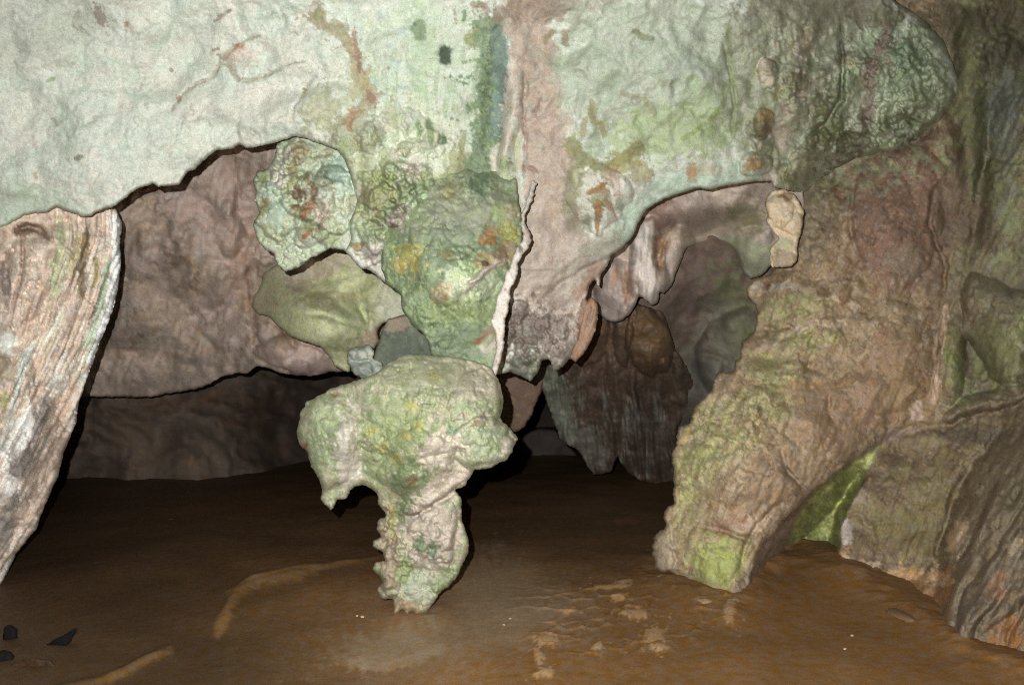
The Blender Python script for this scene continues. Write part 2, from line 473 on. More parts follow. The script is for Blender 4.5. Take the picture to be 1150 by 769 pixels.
# ------------------------------------------------------------------ the ground: one sheet of trodden mud
def build_ground():
    global GREY
    GREY = 1.0
    xs = np.concatenate([np.linspace(-26, -5.2, 30), np.arange(-5.0, 4.6, .0125), np.linspace(4.8, 26, 30)])
    ys = np.concatenate([np.linspace(-12, 2.9, 30), np.arange(3.0, 6.2, .0125), np.arange(6.2, 11, .03), np.linspace(11.1, 40, 30)])
    X, Y = np.meshgrid(xs.astype(np.float32), ys.astype(np.float32))
    g = Mass.__new__(Mass)
    g.seed = 77; g.step = 1; g.x0 = g.y0 = 0
    Yc = np.maximum(Y, 1.0)
    g.U = 575 + X / Yc * FPX; g.V = 384.5 + EYE / Yc * FPX      # where stains lie, read off the photo
    g.win = lambda *a: (slice(None), slice(None))
    g.U = g.U.astype(np.float32); g.V = g.V.astype(np.float32)
    X1, Y1 = X * 100, Y * 100
    g.Uw = g.U + 4 * fbm(X1, Y1, 18, 4, 5); g.Vw = g.V + 2 * fbm(X1, Y1, 18, 4, 6)
    g.C = np.zeros(X.shape + (3,), np.float32); g.D = np.zeros_like(X)
    t = np.clip(.5 + .9 * fbm(X1, Y1, 60, 6, 1, .65), 0, 1)[..., None]
    g.C[:] = lin((124, 88, 44)) * (1 - t) + lin((148, 106, 60)) * t
    n = sstep(-.1, .5, fbm(X1, Y1, 7, 5, 9, .7))[..., None] * .3
    g.C[:] = g.C * (1 - n) + lin((100, 68, 34)) * n
    # far and left floor darker: dim, grazing flash painted in, with some wet clay
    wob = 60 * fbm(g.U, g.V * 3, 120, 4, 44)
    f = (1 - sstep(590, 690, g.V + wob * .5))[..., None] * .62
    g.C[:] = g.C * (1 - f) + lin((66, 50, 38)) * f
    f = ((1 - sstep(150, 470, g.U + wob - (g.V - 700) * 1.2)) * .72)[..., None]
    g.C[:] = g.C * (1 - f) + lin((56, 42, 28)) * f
    f = (sstep(740, 900, g.U) * sstep(600, 680, g.V) * .45)[..., None]
    g.C[:] = g.C * (1 - f) + lin((138, 98, 54)) * f
    # pale patch under the hanging rock
    g.patch(490, 700, 150, 56, (166, 138, 106), .45, -10, .35, 40, 1.6)
    g.patch(430, 726, 60, 20, (176, 156, 128), .4, -12, .8, 16, 1.6); g.patch(590, 668, 90, 36, (160, 138, 112), .35, 25, .6, 26, 1.8); g.patch(520, 716, 80, 26, (164, 142, 114), .35, -10, .6, 20, 1.8)
    g.patch(560, 680, 80, 40, (166, 142, 114), .45, 20, .5, 26, 1.5)
    g.patch(545, 650, 60, 25, (150, 122, 94), .35, 10, .7, 16, .9)
    g.streak([(395, 742), (430, 745), (470, 735), (495, 725)], 6, (170, 145, 115), .5, .9, 9)
    # raised muddy runnels, paler where the silt has dried
    dz = np.zeros_like(X)
    def runnel(pts, w, hgt, c, st):
        d, tt = seg_dist(g.Uw, g.Vw, pts)
        e = np.minimum(1, 5 * np.minimum(tt, 1 - tt) + .15)
        k = np.exp(-(d / w) ** 2) * e
        dz[:] += hgt * k
        g.streak(pts, w * 1.1, c, st, .5, 12, .9)
    runnel([(247, 708), (256, 690), (266, 668), (285, 655), (310, 650), (335, 645), (352, 640)], 7, .035, (150, 112, 62), .75)
    runnel([(256, 664), (285, 652), (330, 640), (380, 634), (430, 624)], 2.5, .02, (126, 94, 56), .5)
    runnel([(110, 765), (140, 755), (165, 742), (190, 732)], 5, .025, (138, 104, 58), .6)
    runnel([(30, 790), (70, 775), (120, 764)], 6, .02, (120, 90, 50), .5)
    # drip-worn net of ridges and pale crumbs in the middle of the floor
    f1, f2, _ = worley(g.Uw, g.Vw * 2.2, 26, 8)
    net = (1 - sstep(.02, .16, f2 - f1)) * sstep(.0, .35, fbm(g.U, g.V * 2, 60, 3, 31) + .2)
    reg = np.clip(1 - ((g.U - 690) / 130) ** 2 - ((g.V - 690) / 55) ** 2, 0, 1) ** .6
    dz += .012 * net * reg
    a = (net * reg * .75)[..., None] * sstep(-.05, .3, fbm(g.U, g.V * 2, 22, 3, 33))[..., None]
    g.C[:] = g.C * (1 - a) + lin((172, 130, 84)) * a
    for u, v, rx, ry in ((612, 720, 13, 7), (612, 757, 10, 6), (690, 660, 22, 3), (735, 715, 12, 12), (700, 655, 8, 3), (672, 728, 6, 6),
                         (606, 738, 4, 9), (640, 686, 10, 3), (715, 690, 14, 5), (742, 728, 8, 5), (695, 672, 9, 4), (820, 690, 7, 13)):
        g.patch(u, v, rx, ry, (196, 154, 108), .75, 0, .9, 7, .7)
        dz += .010 * np.exp(-((g.U - u) / rx) ** 2 - ((g.V - v) / ry) ** 2)
    g.patch(430, 640, 40, 14, (128, 84, 46), .4, -10, .6, 12, .9)
    g.patch(705, 585, 14, 4, (120, 80, 60), .6, 0, .8, 8)
    # mud creeping up the foot of the rocks
    foot = [(731, 640), (760, 655), (820, 682), (850, 656), (885, 622), (945, 642), (1010, 676), (1055, 702), (1090, 738), (1150, 760), (1260, 800)]
    fd, ft = seg_dist(g.U, g.V, foot)
    fn = fbm(X1, Y1, 22, 4, 52, .6)
    fn = .7 * fbm(X1, Y1, 45, 4, 52, .5) + .3 * fn
    dz += np.clip(.035 + .06 * fn, 0, 1) * np.exp(-(fd / 18) ** 2)
    a = (np.exp(-(fd / (8 + 14 * np.clip(fn + .2, 0, 1))) ** 2) * .45 * sstep(-.1, .2, fn))[..., None]
    g.C[:] = g.C * (1 - a) + lin((176, 126, 74)) * a
    fd, ft = seg_dist(g.U, g.V, [(440, 690), (470, 694), (495, 684)])
    dz += .02 * np.exp(-(fd / 12) ** 2) * (1 + fn)
    z = .030 * fbm(X1, Y1, 110, 3, 3) + .0015 * fbm(X1, Y1, 6, 3, 4) + dz
    # small drip pits and grit
    q1, q2, _ = worley(X1, Y1 * .8, 6, 4)
    z += .0006 * (q1 - .4) * sstep(-.2, .3, fbm(X1, Y1, 70, 2, 12))
    # mud banked up against the right-hand rocks
    z += .07 * np.exp(-((X - 2.05) / .55) ** 2 - ((Y - 5.5) / .55) ** 2)
    z -= .05 * sstep(8.0, 11, Y)
    h, w = X.shape
    ii = np.arange(h * w, dtype=np.int32).reshape(h, w)
    fc = np.stack([ii[:-1, :-1], ii[:-1, 1:], ii[1:, 1:], ii[1:, :-1]], -1).reshape(-1, 4)
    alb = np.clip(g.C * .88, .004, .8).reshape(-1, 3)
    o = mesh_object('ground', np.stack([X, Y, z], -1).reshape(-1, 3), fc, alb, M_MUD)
    GREY = 0.88
    tag(o, 'brown trodden mud floor of the cave', 'ground', kind='structure')


build_ground()

# ------------------------------------------------------------------ the end of the cave, far behind everything
m = Mass('cave_wall', [(-900, -500), (2000, -500), (2000, 500), (-900, 500)], [(-400, 200, 12), (200, 300, 12.5), (600, 400, 14.5), (900, 300, 12.5), (1500, 300, 11)],
         step=9, R=120, eh=.2, thick=.6, warp=12, amp=4, seed=3, d0=12.5)
m.noise(160, .9, 5); m.noise(40, .25, 4)
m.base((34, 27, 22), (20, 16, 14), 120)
m.build('dim brown rock at the very end of the cave', 'cave wall', kind='structure')

# ------------------------------------------------------------------ left chamber
m = Mass('chamber_wall', [(-260, 380), (570, 380), (562, 470), (556, 575), (-260, 580)], [(-200, 450, 8.4), (60, 400, 8.8), (60, 540, 9.0), (220, 480, 9.1), (300, 420, 10.2), (300, 540, 9.5), (360, 470, 11.0), (560, 470, 12.0), (560, 540, 11.5)],
         step=3, R=20, eh=.1, thick=.6, warp=6, seed=5, d0=9.0)
m.terr(60, .2, 3, None, 0, 2); m.noise(70, .35, 5); m.noise(22, .06, 4)
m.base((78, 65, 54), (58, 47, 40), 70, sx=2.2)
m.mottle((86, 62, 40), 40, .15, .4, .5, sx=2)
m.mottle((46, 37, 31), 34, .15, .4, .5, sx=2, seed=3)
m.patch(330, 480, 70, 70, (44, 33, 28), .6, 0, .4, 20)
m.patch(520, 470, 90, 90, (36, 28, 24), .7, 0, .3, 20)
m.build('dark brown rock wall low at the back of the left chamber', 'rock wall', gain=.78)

m = Mass('bulging_rock', [(-80, 60), (480, 60), (500, 380), (470, 420), (420, 424), (403, 417), (385, 417), (372, 418), (350, 422), (330, 421), (316, 420), (307, 415), (297, 412), (288, 411), (277, 420), (267, 418), (253, 422),
                          (242, 427), (228, 434), (197, 441), (176, 445), (133, 446), (88, 445), (40, 449), (-80, 452)],
         [(0, 100, 5.9), (300, 100, 6.1), (0, 300, 7.0), (250, 250, 7.0), (320, 200, 6.7), (200, 440, 7.9), (0, 440, 7.8), (400, 410, 7.4), (330, 330, 7.4), (480, 300, 7.2), (350, 410, 7.2)],
         step=2, R=16, eh=.22, thick=.9, warp=5, amp=2.0, seed=8, d0=7.3)
m.terr(70, .07, 2.5); m.noise(120, .34, 2); m.noise(46, .10, 3); m.pits(12, .03, .15, None, 0, .5); m.pits(6, .012, .15, None, 4, .5); m.noise(16, .045, 5); m.noise(30, .05, 4, 1, sx=.6, sy=2, ang=20, seed=3)
m.lobe(252, 222, 19, 26, .12, 10, .15, p=.8); m.lobe(258, 262, 18, 26, .14, 5, .2, p=.8); m.lobe(228, 196, 26, 14, .08, -20, .2, p=1)
m.lobe(300, 200, 22, 30, .1, 0, .2, p=.8); m.lobe(240, 310, 40, 26, .10, 30, .3, p=1); m.lobe(180, 280, 50, 30, .1, -20, .3, p=1)
m.lobe(150, 360, 46, 40, .12, 10, .3, p=1); m.lobe(230, 380, 50, 30, .12, -15, .3, p=1); m.lobe(300, 280, 16, 20, .1, 0, .2); m.lobe(300, 302, 14, 16, .1, 0, .2)
m.lobe(170, 330, 90, 60, .16, -20, .3, p=1); m.lobe(235, 290, 50, 60, .14, 10, .3, p=1); m.lobe(260, 350, 44, 50, .12, 0, .3, p=1); m.lobe(345, 395, 66, 24, .22, 6, .2, p=.6); m.lobe(305, 370, 20, 38, .16, -20, .25, p=.7); m.lobe(350, 378, 30, 14, .1, 20, .2)
m.knobs(90, 220, 320, 130, 120, 7, 26, .05, None, seed=2, p=1)
m.base((134, 118, 104), (116, 101, 88), 55, 6)
m.mottle((140, 122, 116), 46, .1, .4, .6); m.mottle((122, 98, 76), 34, .18, .35, .5, seed=2); m.mottle((100, 85, 76), 14, .22, .3, .4, seed=3)
m.mottle((120, 118, 112), 30, .25, .3, .5, seed=6)
m.veins((82, 64, 54), 44, .035, .55, dig=.02); m.veins((88, 70, 60), 22, .05, .35, 2)
m.patch(240, 420, 150, 22, (108, 96, 84), .5, -6, .4, 20); m.patch(120, 436, 80, 14, (100, 86, 74), .5)
m.patch(345, 400, 60, 22, (146, 124, 116), .6, 6); m.patch(320, 372, 16, 24, (124, 100, 74), .6, -25); m.patch(270, 300, 14, 60, (124, 96, 78), .5, -12)
m.patch(240, 230, 60, 50, (134, 116, 108), .5); m.patch(335, 410, 12, 6, (84, 70, 72), .5)
m.crack([(263, 170), (266, 200), (268, 235), (262, 262)], 1.4, (90, 74, 66), .6, .04)
m.crack([(278, 300), (283, 330), (286, 360), (290, 395)], 1.6, (84, 64, 54), .6, .06)
m.crack([(290, 360), (310, 365), (330, 378), (334, 395)], 1.2, (92, 74, 62), .5, .03)
m.build('pinkish brown bulging rock ceiling of the left chamber', 'cave ceiling', gain=1.2)

# the smooth mossy boulder jammed under the arch, and the lumps beside it
m = Mass('mossy_boulder', [(340, 262), (420, 268), (450, 300), (468, 330), (468, 360), (450, 359), (430, 363), (424, 372), (426, 384), (420, 392), (408, 392), (394, 398), (393, 418), (385, 416), (375, 411), (371, 402), (365, 396), (358, 388),
                           (340, 383), (327, 378), (312, 366), (301, 355), (289, 353), (283, 345), (284, 335), (292, 322), (296, 306), (312, 296)],
         [(288, 340, 6.95), (310, 320, 6.65), (300, 352, 6.7), (340, 290, 6.5), (350, 345, 6.25), (400, 310, 6.4), (450, 330, 6.6), (360, 380, 6.1), (390, 400, 6.3)],
         step=1.5, R=26, eh=.22, thick=.5, warp=3, amp=1.2, seed=12, d0=6.1)
# the scooped hollow and its lip
sl = slice(None)
m.swell(350, 312, 44, 24, -.16, 20); m.swell(405, 335, 30, 34, -.12, 20); m.lobe(345, 358, 86, 30, .16, 18, .2, p=1.2); m.lobe(400, 318, 44, 12, .05, -14, .3, p=1.2); m.lobe(396, 356, 20, 22, .06, 20, .3, p=1.2); m.noise(30, .03, 4); m.groove([(402, 343), (408, 356), (412, 368)], 3, .06); m.noise(60, .05, 4); m.noise(14, .018, 5); m.pits(10, .012, .1, None, 0, .5); m.pits(5, .008, .1, None, 3, .5)
m.groove([(340, 352), (370, 356), (400, 366), (414, 368)], 3, .03)
m.base((160, 160, 118), (146, 152, 110), 50)
m.patch(352, 298, 50, 20, (156, 138, 120), .85, -8, .3, 20); m.patch(334, 314, 20, 16, (136, 120, 106), .8, 25, .3); m.patch(385, 318, 40, 12, (168, 170, 122), .7, -12)
m.patch(372, 338, 40, 12, (130, 122, 84), .8, 5, .4); m.patch(416, 330, 12, 26, (128, 130, 88), .8, 10); m.patch(395, 352, 20, 18, (152, 158, 116), .7)
m.patch(300, 338, 22, 16, (160, 146, 116), .7, -30); m.patch(420, 380, 18, 12, (140, 116, 102), .8, -30); m.patch(440, 340, 22, 30, (168, 166, 146), .9, 0, .3)
m.patch(384, 390, 22, 16, (110, 106, 72), .6); m.mottle((120, 138, 84), 18, .2, .3, .4); m.mottle((172, 166, 136), 10, .3, .3, .4, seed=2); m.crack([(412, 368), (414, 350), (424, 338), (432, 320)], 1.2, (110, 104, 84), .6, .04); m.mottle((116, 112, 84), 5, .3, .2, .45, seed=7); m.mottle((176, 178, 136), 7, .25, .25, .45, seed=8); m.mottle((128, 122, 96), 14, .2, .3, .4, seed=9)
m.build('smooth olive green boulder with a scooped hollow jammed under the arch', 'boulder', gain=1.28)

m = Mass('pale_stone', [(390, 394), (400, 390), (416, 387), (421, 394), (419, 402), (428, 406), (430, 416), (418, 428), (406, 425), (396, 419), (390, 408)], [(410, 405, 6.0)], step=1.2, R=14, eh=.14, thick=.2, warp=3, amp=2.6, seed=14, d0=6.0)
m.noise(16, .12, 4); m.lobe(405, 397, 14, 8, .06, 5, .3, p=1); m.lobe(408, 415, 14, 9, .06, -10, .3, p=1); m.crack([(390, 406), (402, 407), (412, 404), (422, 408)], 1, (100, 96, 84), .5, .03)
m.base((160, 164, 150), (128, 140, 130), 12)
m.patch(408, 398, 14, 5, (184, 182, 166), .7); m.mottle((110, 126, 112), 9, .2, .3, .6)
m.build('small whitish stone wedged beside the mossy boulder', 'stone')

m = Mass('grey_boulder', [(420, 400), (424, 385), (430, 368), (436, 358), (456, 352), (500, 350), (510, 420), (480, 440), (430, 430), (412, 424)], [(450, 390, 6.15), (500, 390, 6.3)], step=1.5, R=18, eh=.2, thick=.4, warp=3, amp=1.5, seed=15, d0=6.1)
m.noise(30, .06, 4); m.noise(10, .02, 5)
m.base((104, 110, 92), (84, 92, 80), 24)
m.patch(448, 362, 22, 9, (146, 126, 108), .8, -10); m.mottle((116, 132, 100), 12, .2, .3, .5); m.patch(470, 400, 30, 14, (84, 92, 82), .6)
m.build('dull grey green boulder under the neck of the pillar', 'boulder')

# ------------------------------------------------------------------ left fluted column
m = Mass('fluted_column', [(-260, 236), (-20, 244), (30, 232), (53, 227), (64, 220), (76, 226), (92, 233), (112, 228), (126, 228), (132, 240), (137, 252), (135, 275), (136, 300), (132, 325), (128, 345), (122, 360), (113, 382), (108, 398),
                           (100, 418), (93, 440), (88, 455), (85, 475), (73, 505), (68, 525), (63, 540), (53, 560), (48, 575), (40, 595), (27, 610), (18, 622), (10, 640), (0, 657), (-22, 690), (-70, 720), (-260, 740)],
         [(0, 300, 4.75), (115, 300, 5.12), (60, 300, 4.72), (0, 500, 4.7), (66, 500, 5.08), (30, 500, 4.75), (-20, 650, 4.85), (-220, 300, 4.4), (-220, 650, 4.2)],
         step=1.5, R=34, eh=.3, thick=.7, warp=2.5, amp=1.6, seed=20, d0=4.75)
# flutes follow the slant of the column
def flute_coord(mm): return mm.Uw + .36 * np.clip(mm.Vw - 330, -60, 400) + .0009 * (np.clip(mm.Vw - 330, 0, 400)) ** 2 * .6
fc = flute_coord(m); fl_w = sstep(10, 60, fc)
fn = fbm(fc, m.Vw * .06, 13, 5, 22, .6); fn2 = fbm(fc, m.Vw * .12, 5, 3, 26, .6)
m.D += (.075 * np.abs(fn) * 2 + .018 * fn2) * (.12 + .88 * sstep(25, 70, fc) * (1 - .6 * sstep(400, 540, m.V))); m.lobe(20, 330, 30, 60, .10, 15, .3, p=1); m.lobe(12, 430, 26, 50, .12, 20, .3, p=1); m.lobe(40, 480, 20, 50, .08, 20, .3, p=1); m.lobe(10, 540, 30, 50, .10, 25, .3, p=1); m.noise(46, .10, 4); m.noise(12, .03, 4); m.pits(12, .05, .12, 1 - .6 * fl_w); m.pits(6, .02, .12, None, 4)
m.pebbly(9, .02, mask=sstep(.0, .4, fbm(m.U, m.V, 40, 3, 4)))
m.base((204, 184, 164), (184, 160, 142), 40, 5, sx=.5, sy=2, ang=-8)
def fmix(c, lo, hi, st, seed, sc=9, stretch=.05, mask=1.0):
    f = sstep(lo, hi, fbm(fc, m.Vw * stretch * 2.2, sc, 5, seed, .68)) * st * mask
    m.mix(slice(None), f, c)
fmix((222, 216, 204), .0, .35, .8, 1, 12, .05, sstep(25, 80, fc) * .6 + .3)
fmix((168, 180, 146), .12, .4, .7, 5, 14, .04, sstep(20, 60, fc)); fmix((146, 122, 100), .2, .4, .6, 8, 6); fmix((228, 226, 218), .1, .3, .7, 11, 5, .04, sstep(70, 100, fc))
m.veins((140, 114, 96), 20, .05, .5, dig=.02); m.mottle((170, 140, 122), 10, .2, .3, .45, seed=5)
m.streak([(97, 258), (95, 280), (92, 300), (91, 322), (93, 332)], 4, (128, 104, 66), .85, .8, 8); m.streak([(108, 292), (108, 310), (105, 322)], 3, (140, 130, 74), .8)
m.streak([(88, 262), (86, 285), (80, 308)], 4, (160, 150, 108), .7); m.streak([(68, 252), (68, 280), (62, 300), (60, 330)], 5, (164, 176, 132), .7)
m.streak([(122, 295), (116, 330), (106, 368), (98, 385)], 4, (164, 188, 160), .75); m.streak([(134, 246), (134, 300), (126, 345), (110, 390), (94, 436), (80, 480)], 8, (236, 238, 228), .8, .6)
m.patch(28, 260, 12, 6, (112, 90, 68), .8, -20); m.streak([(18, 258), (30, 253), (45, 258), (54, 268)], 4, (130, 106, 82), .8); m.groove([(18, 258), (30, 254), (45, 258), (54, 268)], 4, .09)
m.groove([(24, 256), (26, 292), (18, 330), (10, 362), (18, 376)], 2, .05); m.streak([(24, 256), (26, 292), (18, 330), (10, 362), (18, 376)], 1.5, (140, 112, 100), .7)
m.patch(4, 320, 10, 22, (140, 122, 116), .8); m.patch(6, 385, 12, 14, (224, 220, 210), .8); m.patch(10, 415, 14, 12, (150, 132, 100), .6)
m.patch(30, 404, 5, 22, (206, 216, 208), .7, 20); m.patch(44, 468, 10, 26, (140, 128, 120), .85, 18); m.patch(24, 510, 14, 34, (140, 130, 124), .75, 22)
m.patch(22, 490, 12, 40, (222, 218, 212), .75, 22, .7); m.patch(12, 545, 12, 14, (216, 214, 208), .6); m.patch(18, 525, 9, 12, (128, 118, 112), .8, 20); m.patch(6, 592, 12, 34, (132, 124, 114), .8, 18)
m.patch(5, 450, 6, 10, (160, 160, 100), .7); m.streak([(26, 400), (20, 440), (8, 480), (0, 505)], 4, (192, 206, 200), .6); m.crack([(28, 404), (22, 440), (8, 478), (0, 508)], 1, (130, 120, 108), .6)
m.patch(75, 470, 16, 60, (186, 154, 130), .5, 22, .6, 14); m.patch(50, 550, 20, 60, (192, 166, 148), .6, 30, .6, 14)
m.patch(-100, 400, 100, 260, (178, 166, 150), .6)
m.build('tall pinkish fluted flowstone column leaning in from the left edge', 'rock column', gain=1.4)

# ------------------------------------------------------------------ right chamber, from the back forward
m = Mass('recess_wall', [(640, 190), (900, 190), (930, 420), (920, 560), (800, 560), (770, 510), (720, 490), (665, 460), (640, 380)], [(700, 300, 6.75), (780, 220, 6.65), (740, 345, 6.75), (790, 290, 6.8), (770, 380, 7.2), (850, 350, 7.0), (780, 480, 8.1), (840, 480, 7.7), (700, 480, 8.5)],
         step=2, R=20, eh=.1, thick=.5, warp=5, seed=30, d0=8.0)
m.noise(80, .25, 4); m.noise(30, .06, 4); m.lobe(820, 400, 40, 60, .3, 10, .3, p=1); m.lobe(790, 460, 34, 60, .3, 8, .3, p=1)
m.base((98, 80, 68), (82, 68, 58), 50); m.mottle((84, 66, 60), 30, .15, .4, .5); m.mottle((88, 86, 66), 30, .2, .3, .5, seed=4)
m.patch(825, 360, 26, 60, (88, 90, 58), .8, 0, .5, 12); m.patch(835, 380, 14, 30, (98, 104, 60), .7); m.patch(800, 400, 40, 70, (96, 92, 80), .6, 15); m.patch(790, 455, 34, 60, (84, 84, 76), .7, 12); m.patch(760, 310, 30, 40, (90, 74, 68), .5)
m.veins((64, 52, 46), 30, .05, .4, dig=.02)
m.build('shadowy brown recess wall behind the right hand opening', 'rock wall', gain=0.72)

m = Mass('dripstone_curtain', [(630, 340), (700, 335), (745, 350), (760, 395), (775, 420), (782, 440), (770, 470), (760, 480), (770, 560), (720, 540), (705, 530), (692, 510), (688, 528), (676, 534), (666, 533), (655, 515), (645, 502), (636, 500), (628, 492),
                               (622, 475), (612, 445), (604, 430), (602, 420), (606, 400)],
         [(610, 430, 7.5), (640, 480, 7.9), (670, 365, 6.85), (670, 400, 7.1), (680, 530, 8.5), (730, 365, 6.8), (740, 400, 7.05), (760, 470, 8.0), (760, 550, 8.9)],
         step=1.5, R=14, eh=.2, thick=.4, warp=3, amp=2.4, seed=33, d0=8.0, mat=M_WET)
cc = m.Uw - .12 * (m.Vw - 440)
cs = m.Us - .12 * (m.Vs - 440) + 5 * fbm(m.U, m.V, 50, 3, 2)
m.D += .20 * np.abs(fbm(cs, m.Vs * .16, 24, 3, 3, .5)) * 2 * sstep(385, 440, m.V + 12 * fbm(m.U, m.V, 30, 2, 9)); m.noise(18, .10, 4)
m.noise(30, .10, 5); m.noise(9, .03, 4)
m.lobe(730, 385, 28, 42, .25, -12, .2, p=.5); m.lobe(700, 375, 12, 34, .16, 5, .2); m.lobe(665, 375, 20, 34, .15, 10, .2); m.lobe(710, 440, 8, 40, .08, 5, .3); m.lobe(757, 430, 12, 30, .1, -20, .3)
m.base((82, 66, 52), (64, 50, 42), 26, 5, sx=.5, sy=2)
f = sstep(.0, .35, fbm(cc, m.Vw * .22, 14, 5, 7, .66)) * sstep(400, 480, m.V); m.mix(slice(None), f * .9, (112, 110, 100))
f = sstep(.12, .4, fbm(cc, m.Vw * .25, 11, 5, 17, .66)); m.mix(slice(None), f * .7, (56, 43, 35))
m.patch(625, 455, 18, 50, (100, 104, 90), .7, -18); m.patch(655, 505, 26, 30, (102, 100, 92), .6, -20); m.patch(730, 385, 30, 42, (88, 66, 40), .85, -12, .3, 14); m.patch(665, 385, 26, 30, (86, 64, 46), .7)
m.patch(690, 420, 40, 16, (78, 58, 46), .6); m.patch(760, 450, 16, 26, (84, 66, 52), .7); m.patch(735, 500, 26, 34, (74, 62, 54), .6); m.patch(770, 430, 8, 16, (60, 46, 40), .7)
m.build('dark streaked dripstone curtain hanging to the floor in the right opening', 'dripstone curtain', gain=0.7)

m = Mass('inner_roof', [(600, 160), (900, 160), (905, 270), (880, 300), (866, 298), (855, 310), (843, 314), (835, 306), (831, 293), (825, 280), (818, 275), (812, 272), (795, 272), (780, 275), (770, 280), (765, 292), (760, 305), (755, 320), (746, 331), (741, 328),
                        (738, 340), (733, 343), (726, 338), (718, 332), (714, 342), (708, 352), (698, 360), (690, 362), (680, 360), (672, 352), (660, 350), (640, 350)],
         [(680, 300, 6.3), (720, 330, 6.2), (750, 300, 6.5), (760, 230, 5.9), (850, 210, 5.9), (850, 290, 6.6), (800, 265, 6.7), (680, 350, 6.5), (700, 200, 5.6)],
         step=1.5, R=13, eh=.28, thick=.5, warp=3, amp=1.6, seed=36, d0=6.25)
m.noise(70, .16, 3); m.noise(24, .05, 4); m.pits(9, .012, .1, None, 0, .5)
m.lobe(727, 298, 22, 60, .34, 3, .2, p=1); m.lobe(756, 292, 18, 46, .26, 20, .2, p=1); m.lobe(690, 330, 28, 46, .30, 5, .25, p=1); m.lobe(848, 290, 34, 36, .26, 25, .2, p=1); m.lobe(708, 350, 12, 20, .12, -10, .2, p=1); m.D += .05 * m.area(725, 300, 60, 60) * np.abs(fbm(m.Us, m.Vs * .25, 16, 3, 5)) * 2; m.lobe(790, 232, 60, 20, .10, -14, .3, p=1)
m.groove([(738, 262), (740, 285), (742, 305)], 5, .14); m.lobe(790, 240, 60, 22, .14, -12, .3, p=1.2)
m.base((152, 138, 126), (134, 120, 110), 46, 5)
m.mottle((108, 88, 80), 26, .15, .35, .5); m.mottle((150, 140, 126), 20, .2, .3, .5, seed=2)
m.streak([(735, 225), (745, 250), (750, 275)], 12, (106, 80, 68), .8, .6, 12); m.streak([(742, 272), (738, 290), (745, 300)], 7, (124, 92, 58), .85); m.streak([(722, 262), (722, 300), (732, 338)], 12, (168, 160, 152), .7, .9, 14, .7)
m.streak([(760, 265), (754, 290), (745, 320)], 7, (152, 138, 126), .7); m.patch(838, 245, 24, 22, (108, 104, 72), .75, 0, .6, 10); m.patch(838, 288, 40, 24, (120, 126, 98), .8, 25, .4, 14); m.patch(690, 335, 22, 26, (138, 124, 118), .7)
m.patch(705, 325, 6, 20, (120, 88, 62), .7); m.patch(690, 312, 5, 14, (130, 96, 70), .6, 10); m.patch(790, 260, 50, 12, (150, 136, 118), .6, -10); m.patch(745, 232, 26, 14, (112, 92, 84), .6, 30)
inner = m.build('pinkish grey inner roof with stubby stalactites inside the right opening', 'cave roof', gain=1.27)

m = Mass('hanging_slab', [(560, 405), (600, 405), (612, 425), (605, 448), (598, 465), (588, 480), (578, 486), (566, 480), (556, 460)], [(580, 440, 7.4)], step=1.5, R=12, eh=.2, thick=.3, warp=3, seed=38, d0=7.4)
m.noise(24, .08, 5); m.noise(8, .02, 4); m.base((92, 72, 56), (74, 56, 46), 20); m.mottle((104, 84, 60), 10, .2, .3, .5)
m.build('brown hanging slab half hidden behind the middle of the hanging rock', 'hanging rock')
m = Mass('far_boulder', [(575, 510), (588, 488), (605, 480), (626, 484), (640, 500), (656, 520), (662, 545), (570, 545)], [(615, 510, 11.0)], step=2.5, R=18, eh=.4, thick=.4, warp=3, seed=39, d0=11.5)
m.noise(24, .15, 5); m.base((38, 31, 27), (26, 21, 19), 20)
m.build('faint dark boulder in the black gap beside the dripstone curtain', 'boulder')

# ------------------------------------------------------------------ right buttress and its neighbours
m = Mass('rock_slope', [(880, 285), (868, 240), (880, 190), (930, 100), (985, 40), (985, -260), (1500, -260), (1500, 900), (1300, 830), (1200, 790), (1150, 754), (1120, 750), (1090, 732), (1070, 710), (1052, 692), (1032, 686), (1010, 672), (990, 664), (965, 652), (948, 640), (920, 630), (890, 628), (868, 636), (850, 652), (830, 672), (819, 678), (800, 668), (785, 656), (765, 652), (752, 642), (736, 638), (732, 622), (735, 602), (747, 592), (746, 572), (757, 566), (756, 540), (754, 515), (760, 494), (762, 478),
                              (772, 474), (785, 452), (800, 438), (806, 418), (822, 416), (832, 398), (832, 385), (848, 372), (851, 352), (846, 342), (838, 330), (841, 320), (856, 310), (866, 306)],
         [(820, 672, 4.78), (738, 620, 5.3), (758, 500, 5.25), (850, 350, 5.8), (880, 250, 6.1), (1000, 150, 6.1), (1000, 300, 5.6), (1000, 420, 5.35), (900, 520, 4.95), (1060, 300, 5.7), (860, 600, 4.85), (1050, 450, 5.45), (960, 250, 5.8), (880, 420, 5.35), (1080, 60, 5.95), (1085, 180, 5.85), (1100, 0, 5.6), (1200, 200, 5.0), (1130, 300, 5.4), (1110, 450, 5.3), (1150, 450, 4.95), (1400, 200, 3.9), (1400, 600, 3.5), (950, 630, 5.38), (1000, 660, 5.02), (1030, 600, 5.05), (1000, 560, 5.2), (1010, 505, 5.4), (1050, 690, 4.55), (1080, 716, 4.12), (1150, 750, 3.78), (1100, 560, 4.75), (1150, 600, 4.3), (1060, 620, 4.85), (1300, 780, 3.4), (1000, -200, 5.7)],
         step=1.5, R=24, eh=.3, thick=.7, warp=4, amp=3.6, seed=50, d0=5.35)
LOW = m.inside([(1006, 490), (985, 508), (966, 538), (946, 570), (938, 600), (938, 670), (1040, 760), (1500, 1000), (1500, 420), (1130, 440), (1060, 476), (1030, 483)])
